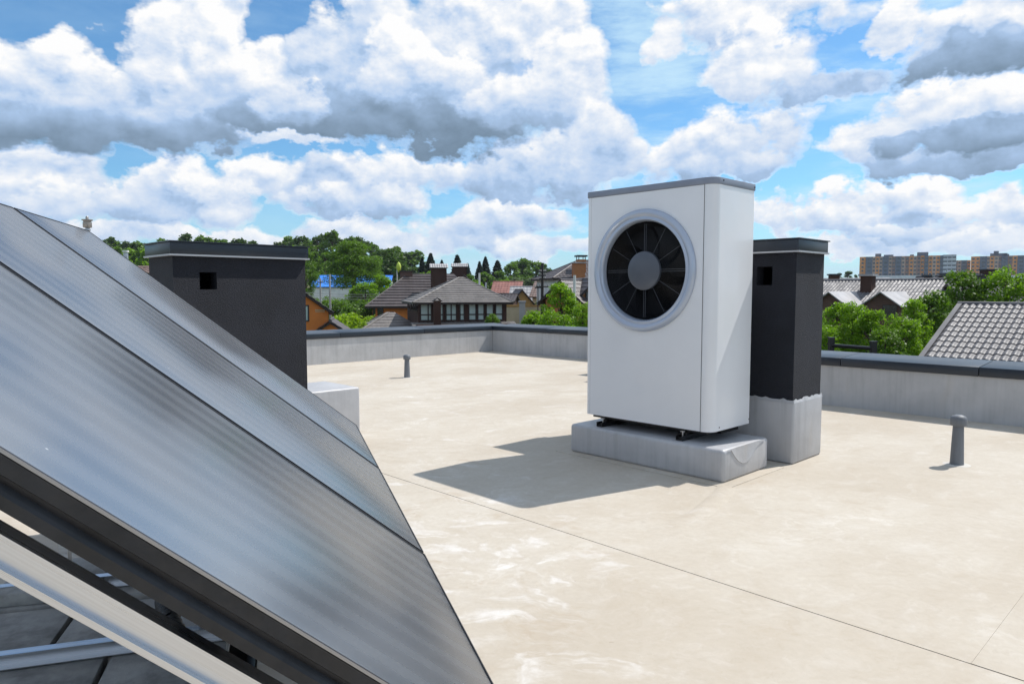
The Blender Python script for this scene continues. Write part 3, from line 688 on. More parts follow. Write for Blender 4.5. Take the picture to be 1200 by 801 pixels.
# ================================================================== HOUSES
def roof_surface(mb, A, B, C, D, pitch=.2, course=.35, amp=.02, step=.02, per=4, lift=.03):
    """ribbed, stepped roof sheet on the plane A,B (eaves) C,D (ridge)"""
    A, B, C, D = map(Vector, (A, B, C, D)); e = (B - A).normalized(); nn = e.cross(D - A if (D - A).cross(e).length > 1e-4 else C - A).normalized()
    if nn.z < 0: nn = -nn
    sdv = nn.cross(e)
    if sdv.z < 0: sdv = -sdv
    Sl = (C - A).dot(sdv); lt = (D - A).dot(e); rt = (C - A).dot(e); W = (B - A).length
    rows = max(1, int(round(Sl / course))); cols = max(1, int(round(W / pitch))) * per
    x = np.linspace(min(0, lt), max(W, rt), cols + 1)
    wave = amp * .5 * (1 - np.cos(2 * np.pi * np.arange(cols + 1) / per)) ** .8
    A_, e_, s_, n_ = (np.array(v) for v in (A, e, sdv, nn)); V = []; F = []
    for r in range(rows):
        base = len(mb.v) + len(V) * 0
        off = []
        for f_, h in ((r / rows, step), ((r + 1) / rows, 0.0)):
            s_v = f_ * Sl; L_ = lt * f_; R_ = W + (rt - W) * f_
            xc = np.clip(x, L_, R_)
            pts = A_ + np.outer(xc, e_) + s_ * s_v + np.outer(wave + h + lift, n_)
            off.append((len(V), xc)); V += [tuple(p_) for p_ in pts]
        (i0, x0_), (i1, x1_) = off
        for c in range(cols):
            if x0_[c + 1] - x0_[c] < 1e-5 and x1_[c + 1] - x1_[c] < 1e-5: continue
            F.append((i0 + c, i0 + c + 1, i1 + c + 1, i1 + c))
        # riser at the foot of the course
        i2 = len(V); s_v = r / rows * Sl; pts = A_ + np.outer(x0_, e_) + s_ * s_v + np.outer(np.full(cols + 1, lift * .2), n_); V += [tuple(p_) for p_ in pts]
        for c in range(cols):
            if x0_[c + 1] - x0_[c] > 1e-5: F.append((i2 + c, i2 + c + 1, i0 + c + 1, i0 + c))
    mb.add(V, F)
def window(parent, side, w, d, x0, x1, z0, z1, mf_=None, mp=None, bars=(), hbars=(), fw=.07):
    """window on wall side F(ront y=0) B L R in the parent's frame"""
    mf_ = mf_ or M_frameb; mp = mp or M_pane
    f_ = MB(); p_ = MB()
    def bx(m, a0, a1, q0, q1, d0, d1):
        if side == 'F': m.box(a0, a1, -d1, -d0, q0, q1)
        elif side == 'B': m.box(a0, a1, d + d0, d + d1, q0, q1)
        elif side == 'L': m.box(-d1, -d0, a0, a1, q0, q1)
        else: m.box(w + d0, w + d1, a0, a1, q0, q1)
    bx(f_, x0, x1, z0, z0 + fw, .002, .07); bx(f_, x0, x1, z1 - fw, z1, .002, .07); bx(f_, x0, x0 + fw, z0 + fw, z1 - fw, .002, .068); bx(f_, x1 - fw, x1, z0 + fw, z1 - fw, .002, .068)
    for b_ in bars: q = x0 + (x1 - x0) * b_; bx(f_, q - fw / 2, q + fw / 2, z0 + fw, z1 - fw, .002, .066)
    for b_ in hbars: q = z0 + (z1 - z0) * b_; bx(f_, x0 + fw, x1 - fw, q - fw / 2, q + fw / 2, .002, .064)
    fo = part('window', f_, mf_, parent)
    bx(p_, x0 + fw * .5, x1 - fw * .5, z0 + fw * .5, z1 - fw * .5, .004, .03); part('pane', p_, mp, fo)
    return fo
def house(name, label, origin, rot, w, d, base, eave, ridge, kind, wm, rm, over=.45, pitch=.35, course=.40, amp=.035, per=3, step=.03, ridge_pts=None, wins=(), cat='house', group='houses beyond the roof', tri_wall=None):
    t = thing(name, label, cat, (origin[0], origin[1], 0), rot, group)
    rs = [] ; tan = None; th = .12
    if kind == 'hip':
        rp = ridge_pts or ((min(w, d) / 2, d / 2), (w - min(w, d) / 2, d / 2)); (ra, rb) = rp
        tan = (ridge - eave) / min(ra[1], d / 2, w / 2)
        ez = eave - over * min(tan, .6)
        c = [(-over, -over, ez), (w + over, -over, ez), (w + over, d + over, ez), (-over, d + over, ez)]; Ra = (ra[0], ra[1], ridge); Rb = (rb[0], rb[1], ridge)
        rs = [(c[0], c[1], Rb, Ra), (c[1], c[2], Rb, Rb), (c[2], c[3], Ra, Rb), (c[3], c[0], Ra, Ra)]
        b = MB(); b.box(0, w, 0, d, base, eave - .02)
    elif kind == 'gable_x':
        tan = (ridge - eave) / (d / 2); ez = eave - over * tan
        rs = [((-over, -over, ez), (w + over, -over, ez), (w + over, d / 2, ridge), (-over, d / 2, ridge)), ((w + over, d + over, ez), (-over, d + over, ez), (-over, d / 2, ridge), (w + over, d / 2, ridge))]
        b = MB(); vs = [(x, y, z) for x in (0, w) for y, z in ((0, base), (d, base), (d, eave - .02), (d / 2, ridge - .03), (0, eave - .02))]
        b.add(vs, [(0, 1, 2, 3, 4), (9, 8, 7, 6, 5), (0, 4, 9, 5), (1, 6, 7, 2), (2, 7, 8, 3), (3, 8, 9, 4)])
    elif kind == 'gable_y':
        tan = (ridge - eave) / (w / 2); ez = eave - over * tan
        rs = [((-over, d + over, ez), (-over, -over, ez), (w / 2, -over, ridge), (w / 2, d + over, ridge)), ((w + over, -over, ez), (w + over, d + over, ez), (w / 2, d + over, ridge), (w / 2, -over, ridge))]
        b = MB(); vs = [(x, y, z) for y in (0, d) for x, z in ((0, base), (w, base), (w, eave - .02), (w / 2, ridge - .03), (0, eave - .02))]
        b.add(vs, [(0, 1, 2, 3, 4), (9, 8, 7, 6, 5), (0, 4, 9, 5), (1, 6, 7, 2), (2, 7, 8, 3), (3, 8, 9, 4)])
    elif kind == 'mono':      # lean-to rising to the back
        ez = eave; rs = [((-over, -over, eave), (w + over, -over, eave), (w + over, d, ridge), (-over, d, ridge))]
        b = MB(); b.box(0, w, 0, d, base, eave - .05)
    part('wall', b, wm, t)
    r_ = MB()
    for q in rs:
        q = list(q); 
        if q[2] == q[3]: q = q[:3]
        r_.slab([(x, y, z + .0) for x, y, z in q], th)
    ro = part('roof', r_, M_fascia, t)
    s_ = MB()
    for q in rs: roof_surface(s_, *q, pitch=pitch, course=course, amp=amp, per=per, step=step)
    part('roof_sheeting', s_, rm, ro, kind='stuff')
    if kind.startswith('gable') or kind == 'hip':
        rd = MB()
        if kind == 'hip': segs = [(Ra, Rb)] + [(c[i], Ra if i in (0, 3) else Rb) for i in range(4)]
        elif kind == 'gable_x': segs = [((-over, d / 2, ridge), (w + over, d / 2, ridge))]
        else: segs = [((w / 2, -over, ridge), (w / 2, d + over, ridge))]
        for p0, p1 in segs:
            if (Vector(p0) - Vector(p1)).length > .1: rd.tube(Vector(p0) + Vector((0, 0, .05)), Vector(p1) + Vector((0, 0, .05)), .09, n=8)
        part('ridge_cap', rd, rm, ro)
    for wdw in wins: window(t, wdw[0], w, d, *wdw[1:5], **(wdw[5] if len(wdw) > 5 else {}))
    return t
def chimney_part(t, x, y, w, d, z0, z1, wm, cm=None, cap='slab'):
    b = MB(); b.box(x, x + w, y, y + d, z0, z1); c = part('chimney', b, wm, t)
    k = MB()
    if cap == 'slab': k.box(x - .1, x + w + .1, y - .1, y + d + .1, z1 + .002, z1 + .12); part('cap', k, cm or M_coping, c)
    elif cap == 'tiled':
        roof_surface(k, (x - .15, y - .15, z1 + .0), (x + w + .15, y - .15, z1), (x + w + .15, y + d / 2, z1 + .42), (x - .15, y + d / 2, z1 + .42), .25, .35, .05, .03, 4)
        roof_surface(k, (x + w + .15, y + d + .15, z1), (x - .15, y + d + .15, z1), (x - .15, y + d / 2, z1 + .42), (x + w + .15, y + d / 2, z1 + .42), .25, .35, .05, .03, 4)
        part('cap', k, cm or M_rlight, c)
    elif cap == 'raised':
        for q in ((x + .03, y + .03), (x + w - .09, y + .03), (x + .03, y + d - .09), (x + w - .09, y + d - .09)): k.box(q[0], q[0] + .06, q[1], q[1] + .06, z1 + .001, z1 + .25)
        k.box(x - .12, x + w + .12, y - .12, y + d + .12, z1 + .2505, z1 + .40); part('cap', k, cm or M_coping, c)
    return c
def O(px, Y):  q = P(px, 341, Y); return (q.x, q.y)
def Z(py, Y): return EYE + (341.2 - py) / FPX * Y * 1.003

# glazed house in the middle distance
D0_ = 55
gz_e = Z(351.5, D0_)
gh = house('glazed_house', 'dark brown house with a long glazed upper storey and grey hipped roof', O(490, D0_), R(14), 7.0, 8.5, -6, gz_e, gz_e + 1.75, 'hip', M_brownwall, M_rgrey,
           over=.45, ridge_pts=((3.9, 4.2), (4.3, 4.3)), pitch=.33, course=.36, amp=.008, step=.045,
           wins=[('F', x0, x1, gz_e - 1.62, gz_e - .18, dict(mp=M_teal, hbars=(.34,), bars=bb, fw=.09)) for x0, x1, bb in ((.12, 1.05, (.68,)), (1.45, 1.95, ()), (2.1, 3.0, (.5,)), (3.2, 3.62, ()), (3.9, 4.55, ()), (4.62, 5.2, ()), (5.3, 5.95, ()), (6.05, 6.7, ()))]
           + [('L', y0, y1, gz_e - .9, gz_e - .15, dict(mp=M_pane, fw=.07)) for y0, y1 in ((.5, 1.5), (1.8, 2.9), (3.3, 4.6), (5.2, 6.6))])
b = MB(); b.box(-.3, 7.2, -2.6, -.1, -6, gz_e - 1.85); part('lower_storey', b, M_brownwall, gh)
b = MB(); roof_surface(b, (-.6, -3.0, gz_e - 2.35), (7.6, -3.0, gz_e - 2.35), (7.6, -.1, gz_e - 1.75), (-.6, -.1, gz_e - 1.75), .33, .36, .03, .03, 3); part('lower_roof', b, M_rgrey, gh, kind='stuff')
b = MB(); b.box(1.02, 1.52, -1.6, -1.1, -5, gz_e - .05); c = part('flue_stack', b, M_brownwall, gh)
b = MB(); b.slab([(.92, -1.7, gz_e - .04), (1.27, -1.7, gz_e + .2), (1.27, -1.0, gz_e + .2), (.92, -1.0, gz_e - .04)], .05); b.slab([(1.27, -1.7, gz_e + .2), (1.62, -1.7, gz_e - .04), (1.62, -1.0, gz_e - .04), (1.27, -1.0, gz_e + .2)], .05); part('flue_cap', b, M_fascia, c)

# brown house behind it
D1_ = 72; e1 = Z(354.5, D1_)
bh = house('brown_roofed_house', 'orange walled house under a large dark brown hipped roof', O(436, D1_), R(10), 10.5, 9, -5.5, e1, Z(323, D1_) + .2, 'hip', M_orange, M_rbrown, over=.7, ridge_pts=((3.7, 4.4), (8.6, 4.5)), pitch=.4, course=.5, amp=.008, step=.07,
           wins=[('F', .5, 1.1, e1 - 1.3, e1 - .25, dict(mp=M_pane)), ('F', -.0 + .02, .3, e1 - 1.3, e1 - .3, dict(mp=M_pane))])
c = chimney_part(bh, 6.0, .9, 1.6, .9, e1, Z(313.5, D1_), M_brownwall, cap='tiled')
chimney_part(bh, 2.9, 4.0, 1.3, .9, e1 + 1, Z(317, D1_), M_brownbrick, M_fascia)
# low roof in front at left
D2_ = 58; house('low_shed', 'low grey-brown shed roof below the brown roofed house', O(425, D2_), R(20), 4.6, 4.2, -6, Z(385, D2_), Z(367, D2_) - .1, 'hip', M_brownwall, M_rgrey, over=.4, ridge_pts=((2.3, 1.9), (2.9, 2.2)), cat='shed', amp=.008, step=.03)
# chimney and orange gable further right
D3_ = 88; e3 = Z(333, D3_)
h3 = house('orange_gabled_house', 'small orange gable with dark roof between two brown chimneys', O(533, D3_), R(5), 2.4, 8, -5, e3, Z(323, D3_), 'gable_y', M_orange, M_rbrown, over=.35)
chimney_part(h3, -.3, 1.5, 1.8, 1, e3 - 1, Z(312.5, D3_), M_brownwall, cap='tiled')
# distant roofs
D4_ = 120; e4 = Z(342, D4_)
house('red_roofed_house', 'pale grey house with a faded red roof among distant trees', O(577, D4_), R(-8), 4.6, 5, -3.5, e4, Z(330, D4_), 'gable_x', M_greyw, M_rred, over=.3, pitch=.5, course=.6, wins=[('F', 2.7, 3.3, e4 - 1.2, e4 - .2)])
D5_ = 105; e5 = Z(357, D5_)
house('pale_roofed_barn', 'long barn with a pale grey metal roof beyond the garden wall', O(598, D5_), R(-6), 7.2, 7, -4.5, e5 - .2, Z(336, D5_), 'gable_x', M_greyw, M_rlight, over=.4, pitch=.5, course=.7, cat='barn')
D6_ = 82; e6 = Z(354, D6_)
house('ochre_gabled_house', 'small ochre gable with dark verges below the pale barn', O(599, D6_), R(8), 2.5, 5, -5, e6, Z(338.5, D6_) - .1, 'gable_y', M_yellow, M_rbrown, over=.25)
D7_ = 90; e7 = Z(345, D7_)
house('pink_roofed_house', 'house with a faded pinkish brown roof behind the utility pole', O(624, D7_), R(-20), 3.6, 4.5, -5, e7, Z(327, D7_), 'gable_x', M_beige, M_rpink, over=.35)
D8_ = 75; e8 = Z(352, D8_)
house('dark_lean_to', 'dark brown sloping shed roof left of the ochre gable', O(572, D8_), R(-8), 2.6, 4, -5, e8, Z(345, D8_), 'gable_x', M_brownwall, M_rbrown, over=.25, cat='shed')
# orange brick gable, right
D9_ = 48; e9 = Z(349, D9_)
house('orange_brick_house', 'orange brick gable with broad dark eaves, left of the white pole', O(639.5, D9_), R(-32), 2.6, 5, -6, e9, Z(329, D9_), 'gable_y', M_brick, M_rbrown, over=.42, wins=[('F', 1.6, 2.1, e9 - 1.3, e9 - .3)])
DA_ = 66; eA = Z(324, DA_)
hA = house('large_hipped_house', 'large white walled house with a dark hipped roof and brick chimneys', O(652, DA_), R(12), 8.5, 7.5, -6, eA, Z(304, DA_), 'hip', M_white, M_rbrown, over=.45, ridge_pts=((3.2, 3.6), (6.2, 3.6)), course=.45)
chimney_part(hA, 1.45, -.9, 1.0, .8, -3, Z(309, DA_), M_brick, M_rlight)
chimney_part(hA, 2.35, .8, .75, .8, eA, Z(303.5, DA_), M_brick, cap='raised')
DB_ = 47; eB = Z(350, DB_)
house('brick_gable_house', 'orange brick gable partly hidden by the heat pump casing', O(675, DB_), R(12), 2.6, 5, -6, eB, Z(327, DB_), 'gable_y', M_brick, M_rbrown, over=.35, wins=[('F', .65, 1.2, eB - .6, eB + .5)])
# orange house far left, with its annex
DC_ = 40; eC = Z(363, DC_); rC = R(28); qx, qy = O(384.5, DC_); WC = 3.7
hC = house('orange_house', 'bright orange house beside the left chimney, dark sloping eaves', (qx - WC * math.cos(rC), qy - WC * math.sin(rC)), rC, WC, 6, -6, eC, eC + WC / 2 * .70, 'gable_y', M_orange, M_rbrown, over=.24, wins=[('F', 2.05, 2.62, eC - .62, eC + .30, dict(mp=M_teal, fw=.07))])
b = MB(); b.box(2.95, 3.5, -.03, -.005, eC - .02, eC + .03); b.box(2.97, 3.48, -.032, -.006, eC - .10, eC - .07); part('wall_plate', b, M_beige, hC)
qx, qy = O(384.8, DC_ - .4)
hC2 = house('orange_annex', 'low orange annex with dark sloping eaves by the orange house', (qx - .9, qy - .2), R(12), 2.0, 4, -6, Z(390, DC_), Z(376, DC_), 'gable_y', M_orange, M_rbrown, over=.2)
# blue roofed hall
DD_ = 150; house('blue_roofed_hall', 'hall with a bright blue roof glimpsed between the trees', O(366, DD_), R(4), 16, 10, -3, Z(335.5, DD_), Z(322.5, DD_), 'gable_x', M_white, M_rblue, over=.3, pitch=.8, course=1.2, cat='hall')
# reddish roof left of the chimney
DE_ = 35; hE = house('red_tiled_house', 'sliver of red-brown roof with a white flue left of the black chimney', O(150, DE_), R(10), 3.5, 5, -6, Z(320, DE_), Z(313, DE_), 'gable_x', M_beige, M_rpink, over=.3)
fl = thing('metal_flue', 'white metal flue with a flat cap above the collectors', 'flue', (*O(149, DE_ - .6), 0), 0)
zf = Z(312, DE_); b = MB(); b.tube((0, 0, -6), (0, 0, zf), .09, n=12); b.tube((0, 0, zf), (0, 0, Z(297.5, DE_)), .11, n=12); part('pipe', b, M_steel, fl, smooth=True)
b = MB(); b.tube((0, 0, Z(296.8, DE_)), (0, 0, Z(294.8, DE_)), .15, n=12); part('cap', b, M_white, fl)

# big grey tiled roof, right middle distance
A_F = P(952, 341, 46); RF = TH - math.pi / 2; HD_F = 4.7; rF = Z(330, 46); eF = rF - HD_F * .44
oF = Vector((A_F.x, A_F.y, 0)) - b_ * HD_F
hF = house('grey_tiled_house', 'long grey metal-tiled roof with brown dormers behind the trees', (oF.x, oF.y), RF, 7.6, 2 * HD_F, -7, eF, rF, 'gable_x', M_brownbrick, M_rtile, over=.5, pitch=.20, course=.36, amp=.055, per=4, step=.010)
def dormer(t, xc, w_, y0, yb, ze, zr, wx0, wx1, wz0, wz1):
    x0, x1 = xc - w_ / 2, xc + w_ / 2; xm = xc; b = MB()
    vs = [(x, y, z) for y in (y0, yb) for x, z in ((x0, ze - 2.6), (x1, ze - 2.6), (x1, ze), (xm, zr - .03), (x0, ze))]
    b.add(vs, [(0, 1, 2, 3, 4), (9, 8, 7, 6, 5), (0, 4, 9, 5), (1, 6, 7, 2), (2, 7, 8, 3), (3, 8, 9, 4)]); d_ = part('dormer', b, M_brownbrick, t)
    r_ = MB(); o = .2; k = (zr - ze) / (w_ / 2); zz = ze - o * k
    for p_ in (((x0 - o, yb, zz), (x0 - o, y0 - .3, zz), (xm, y0 - .3, zr), (xm, yb, zr)), ((x1 + o, y0 - .3, zz), (x1 + o, yb, zz), (xm, yb, zr), (xm, y0 - .3, zr))): r_.slab(p_, .06)
    part('dormer_roof', r_, M_rlight, d_)
    f_ = MB(); f_.box(xc + wx0 - .05, xc + wx1 + .05, y0 - .03, y0 - .002, wz0 - .05, wz1 + .05); part('dormer_window_frame', f_, M_frameb, d_)
    g_ = MB(); g_.box(xc + wx0, xc + wx1, y0 - .034, y0 - .0305, wz0, wz1); part('dormer_window', g_, M_pane, d_)
dormer(hF, 6.0, 1.75, -.62, 3.6, Z(355, 38.4), Z(341.5, 38.4), .10, .72, Z(371, 38.4), Z(357.5, 38.4))
dormer(hF, 3.3, 1.75, -.62, 3.6, Z(355, 40.4), Z(341.5, 40.4), .10, .72, Z(371, 40.4), Z(357.5, 40.4))
chimney_part(hF, 3.55, 3.0, .62, .7, eF, Z(324, 43), M_brownwall, M_rlight)
chimney_part(hF, 6.3, 5.2, .35, .4, eF + 1, Z(325.5, 44), M_brownwall)
# roofs behind it
DG = 60
h_ = house('rear_grey_house', 'pale grey roof with a dark capped chimney behind the tiled house', O(966, DG), R(-12), 5.5, 6, -6, Z(332, DG), Z(327, DG), 'gable_x', M_beige, M_rlight, over=.4)
chimney_part(h_, .55, .6, .75, .7, Z(335, DG), Z(322.5, DG), M_brownwall, cap='slab')
h_ = house('red_brick_gable_house', 'small red brick gable above the right end of the tiled roof', O(1090.5, 50), R(-10), 1.05, 4, -6, Z(330.5, 50), Z(324, 50), 'gable_y', M_brickred, M_rbrown, over=.12, course=.5)
h_ = house('anthracite_box_house', 'flat topped anthracite house rising behind the right trees', O(1108, 62), R(0), .9, 1.2, -6, Z(326, 62), Z(324, 62), 'hip', M_brownwall, M_rbrown, over=.02)
b = MB(); b.box(-.02, .95, -.05, 1.2, Z(326, 62), Z(320, 62)); part('upper_storey', b, M_coping, h_)
h_ = house('dark_low_house', 'dark grey flat roofed building in front of the right apartment block', O(1148, 75), R(0), 2.8, 3, -6, Z(323, 75), Z(321, 75), 'hip', M_coping, M_coping, over=.1)
chimney_part(h_, .9, .5, 1.1, 1, Z(322, 75), Z(316.5, 75), M_brownwall)
# pale roofs glimpsed in the trees
h_ = house('pale_roofed_cottage', 'pale metal-tiled roof seen through the tree crowns at right', O(1138, 36), R(-18), 5.2, 6, -6.5, Z(352, 36), Z(332, 36), 'gable_x', M_beige, M_rtile, over=.4, pitch=.2, course=.36, amp=.04, per=4)

# ---- foreground tiled roof, right: every near tile is a piece of its own
R0 = P(1130, 356.6, 20.0); PIT, CRS, SL = .172, .312, math.atan(.40)
ft = thing('tiled_house', 'house with the nearest grey pan-tiled roof at the right edge', 'house', (R0.x, R0.y, R0.z), TH - math.pi / 2, 'houses beyond the roof')
# local x = along the ridge (towards the camera's right), local y = up the slope direction reversed: -y is down the visible slope
LXR, RUN = 6.4, 5.2; drop = RUN * math.tan(SL)
b = MB(); b.slab([(-.12, -RUN, -drop - .03), (LXR, -RUN, -drop - .03), (LXR, 0, -.03), (-.12, 0, -.03)], .1); b.slab([(-.12, 0, -.03), (LXR, 0, -.03), (LXR, RUN, -drop - .03), (-.12, RUN, -drop - .03)], .1)
ro = part('roof', b, M_fascia, ft)
b = MB(); b.add([(x, y, z) for x in (.05, LXR - .1) for y, z in ((-RUN + .5, -R0.z - 7.2), (RUN - .5, -R0.z - 7.2), (RUN - .5, -drop + .05), (0, -.16), (-RUN + .5, -drop + .05))], [(0, 1, 2, 3, 4), (9, 8, 7, 6, 5), (0, 4, 9, 5), (1, 6, 7, 2), (2, 7, 8, 3), (3, 8, 9, 4)])
part('wall', b, M_beige, ft)
tb = MB(); NT = 8; vs = []
for j, (sl_, hh) in enumerate(((0, .002), (0, .022), (.40, .020), (1.0, .001))):
    for i in range(NT + 1):
        x = i / NT; c_ = .5 * (1 - math.cos(2 * math.pi * x)); top = .046 * c_ ** .9
        bow = -.03 * c_ if j <= 1 else 0                      # scalloped lower edge
        z = .004 if j == 0 else hh + top * (1.0 if j < 3 else .92)
        vs.append((x * (PIT - .0015), sl_ * CRS * 1.02 + bow, z))
tb.add(vs, [(j * (NT + 1) + i, j * (NT + 1) + i + 1, (j + 1) * (NT + 1) + i + 1, (j + 1) * (NT + 1) + i) for j in range(3) for i in range(NT)])
tile_me = tb.mesh('roof_tile', M_rtile, smooth=True)
rot = Matrix.Rotation(SL, 4, 'X'); nrow = int(RUN / math.cos(SL) / CRS); ncol = int(LXR / PIT); cnt = 0
rest = MB()
cells = []
for r_ in range(nrow):
    s_ = (r_ + 1) * CRS; y = -s_ * math.cos(SL); z = -s_ * math.sin(SL)
    for c_ in range(ncol): cells.append((r_, c_, Vector((c_ * PIT - .03, y, z))))
def seen(c):
    w_ = ft.matrix_world
    q = UV(0, 0); X_ = R0 + a_ * (-c[2].x) + b_ * c[2].y * 1.0 + Vector((0, 0, c[2].z)); u = X_.x / X_.y * FPX + 600; v_ = 341 + (EYE - X_.z) / X_.y * FPX
    return (0 if (u < 1215 and v_ < 440) else 1, X_.y)
cells.sort(key=seen)
for r_, c_, p_ in cells[:300]:
    o = link('roof_tile', tile_me, ro); o.location = p_; o.rotation_euler = (SL + random.uniform(-.006, .006), random.uniform(-.006, .006), 0)
for r_, c_, p_ in cells[300:]:
    M = Matrix.Translation(p_) @ rot; rest.add([M @ Vector(v) for v in vs], [(j * (NT + 1) + i, j * (NT + 1) + i + 1, (j + 1) * (NT + 1) + i + 1, (j + 1) * (NT + 1) + i) for j in range(3) for i in range(NT)])
M180 = Matrix.Rotation(math.pi, 4, 'Z') 
rest.v += []
part('roof_tiles_beyond', rest, M_rtile, ro, smooth=True, kind='stuff')
b = MB(); roof_surface(b, (LXR, RUN, -drop), (-.12, RUN, -drop), (-.12, 0, 0), (LXR, 0, 0), PIT, CRS, .036, .02, 4, .01); part('rear_roof_sheeting', b, M_rtile, ro, kind='stuff')
b = MB(); b.box(-.16, -.05, -.02, .02, 0, 0)
b = MB(); Mv = Matrix.Rotation(SL, 4, 'X'); b.box(-.16, -.04, -RUN / math.cos(SL), 0, -.14, .055, Mv); part('verge_trim', b, M_rtile, ft)
b = MB(); b.tube((-.16, 0, .03), (LXR, 0, .03), .055, n=10); part('ridge_cap', b, M_rtile, ft, smooth=True)
b = MB(); b.box(1.75, 2.35, .1, .7, -.4, .42); c = part('chimney', b, M_brownwall, ft); b = MB(); b.box(1.68, 2.42, .03, .77, .421, .48); part('cap', b, M_coping, c)

# ================================================================== APARTMENT BLOCKS
mc = dict(o=(plaster('orange_facade', (.66, .30, .11))), t=plaster('tan_facade', (.50, .37, .29)), s=plaster('slate_blue_facade', (.13, .155, .20)), g=plaster('grey_end_facade', (.40, .44, .48)), b=plaster('brown_facade', (.30, .19, .15)))
M_farwin = mat('far_window', (.05, .06, .075), .2, spec=.8); M_farwhite = plaster('white_balcony_band', (.62, .66, .70))
def block(label, px0, Y, segs, top, floors, pent, rot=0.0):
    q0 = P(px0, 341, Y); rot = -math.atan2(q0.x, Y) - R(1.5); k = Y / FPX * math.cos(rot); zb = ground_z(q0.x, Y) - 1; zt = Z(top, Y)
    t = thing('apartment_block', label, 'apartment block', (q0.x, q0.y, 0), rot, 'distant apartment blocks'); x = 0; wn = MB(); wh = MB()
    fh = 2.95
    for w_, kind, dp in segs:
        w_ = w_ * (.80 if kind == 's' else 1.10 if kind != 'g' else 1)
        wm_ = w_ * k; b = MB(); b.box(x, x + wm_ - .02, -dp, 16, zb, zt - (0 if kind != 'g' else -.4)); part('facade_bay', b, mc[kind], t)
        nw = max(1, int(round(wm_ / 3.2)))
        for f_ in range(floors):
            zz = zt - 1.2 - f_ * fh
            for j in range(nw):
                xx = x + (j + .5) * wm_ / nw; hw = .75 if kind in 'otb' else 1.15
                if kind == 'g' and x > 0: wh.box(xx - 1.5, xx + 1.5, -dp - .25, -dp - .01, zz - 2.0, zz - 1.1)
                wn.box(xx - hw, xx + hw, -dp - .06, -dp - .005, zz - 1.5, zz)
        x += wm_
    part('windows', wn, M_farwin, t, kind='stuff')
    if wh.v: part('balcony_bands', wh, M_farwhite, t, kind='stuff')
    for a, b2, h in pent:
        m2 = MB(); m2.box(a * k, b2 * k, 3, 11, zt - .5, zt + h); part('rooftop_plant_room', m2, mc['s'], t)
    pd = MB(); pd.box(.15 * x, x * .98, -9, -2.5, zb, Z(323.5, Y)); part('shop_podium', pd, M_farwhite, t)
    return t
YB = 560
block('long orange and slate apartment block, left one on the skyline', 1006.2, YB, [(6.6, 'o', 0), (9.8, 's', .8), (3.2, 't', 0), (4, 'o', .4), (3.3, 't', 0), (9, 's', .8), (3.4, 't', 0), (3.4, 'b', .3), (8.6, 's', .8), (3.6, 't', 0), (4.5, 'b', 0), (4, 'o', .4), (3.5, 't', 0), (4, 'b', .9), (3.6, 'o', 0), (5.6, 's', .8), (4, 'o', 0), (3.5, 't', .3), (4, 'o', 0), (4, 's', .5), (14, 'g', .2)],
      301.5, 9, [(18, 25, 2.4), (28, 39, 1.4), (66, 78, 2.8), (58, 62, 1.2)], R(0))
block('lower brown apartment block between its two taller neighbours', 1117.5, YB + 30, [(3, 'b', 0), (4, 't', .3), (8.5, 's', .8), (3.5, 'o', 0)], 305.5, 8, [])
block('right apartment block of orange, slate and brown bays', 1136.3, YB + 10, [(5, 'o', 0), (4.5, 'o', .4), (10.5, 's', .8), (3, 't', 0), (4.5, 'o', .3), (4.5, 't', 0), (3, 'b', .2), (9, 's', .8), (5, 'b', 0), (5, 'o', .3), (10, 's', .8), (8, 'o', 0)], 301, 9, [(22, 42, 2.2), (26, 32, 4.0), (36, 44, 1.5)])

# ================================================================== TREES
rng = np.random.default_rng(11)
def quads(cent, size, rs, up=.0):
    """leaf quads: centres (n,3), half sizes (n,), random orientations"""
    n = len(cent); nrm = rs.normal(size=(n, 3)); nrm[:, 2] = np.abs(nrm[:, 2]) + up; nrm /= np.linalg.norm(nrm, axis=1)[:, None]
    t_ = rs.normal(size=(n, 3)); t_ -= nrm * (t_ * nrm).sum(1)[:, None]; t_ /= np.linalg.norm(t_, axis=1)[:, None]; b2 = np.cross(nrm, t_)
    s = size[:, None]; L_ = t_ * s * 1.35; W_ = b2 * s * .8; fold = nrm * s * .25
    V = np.stack([cent - L_, cent + W_ + fold, cent + L_, cent - W_ + fold], 1).reshape(-1, 3); return V
def np_mesh(name, V, m):
    n = len(V) // 4; me = bpy.data.meshes.new(name); me.vertices.add(len(V)); me.vertices.foreach_set('co', V.astype(np.float32).ravel())
    me.loops.add(4 * n); me.loops.foreach_set('vertex_index', np.arange(4 * n, dtype=np.int32)); me.polygons.add(n)
    me.polygons.foreach_set('loop_start', np.arange(0, 4 * n, 4, dtype=np.int32)); me.update(calc_edges=True); me.materials.append(m); me.validate(); return me
def crown_pts(rs, nl, n, tall, irr=.3):
    """lobes spread over an uneven crown: width 1, height `tall`, from z = 0"""
    C = []
    for i in range(nl):
        k = rs.uniform(0.0, 1) ** .85; h = tall * (.08 + .84 * k); r = .40 * (math.sin(math.pi * min(1, .30 + k * .68)) ** .55) * rs.uniform(.25, 1.0) ** .6
        a = rs.uniform(0, 2 * math.pi); C.append((r * math.cos(a), r * math.sin(a), h, rs.uniform(.07, .15) * (1.15 - .3 * k)))
    C = np.array(C); w = C[:, 3] ** 2; idx = rs.choice(nl, n, p=w / w.sum()); d = rs.normal(size=(n, 3)); d /= np.linalg.norm(d, axis=1)[:, None]
    rad = C[idx, 3] * rs.uniform(.25, 1.0, n) ** .45 * (1 + irr * rs.normal(size=n) * .35); pts = C[idx, :3] + d * rad[:, None] * np.array([1, 1, .85]); return pts, C
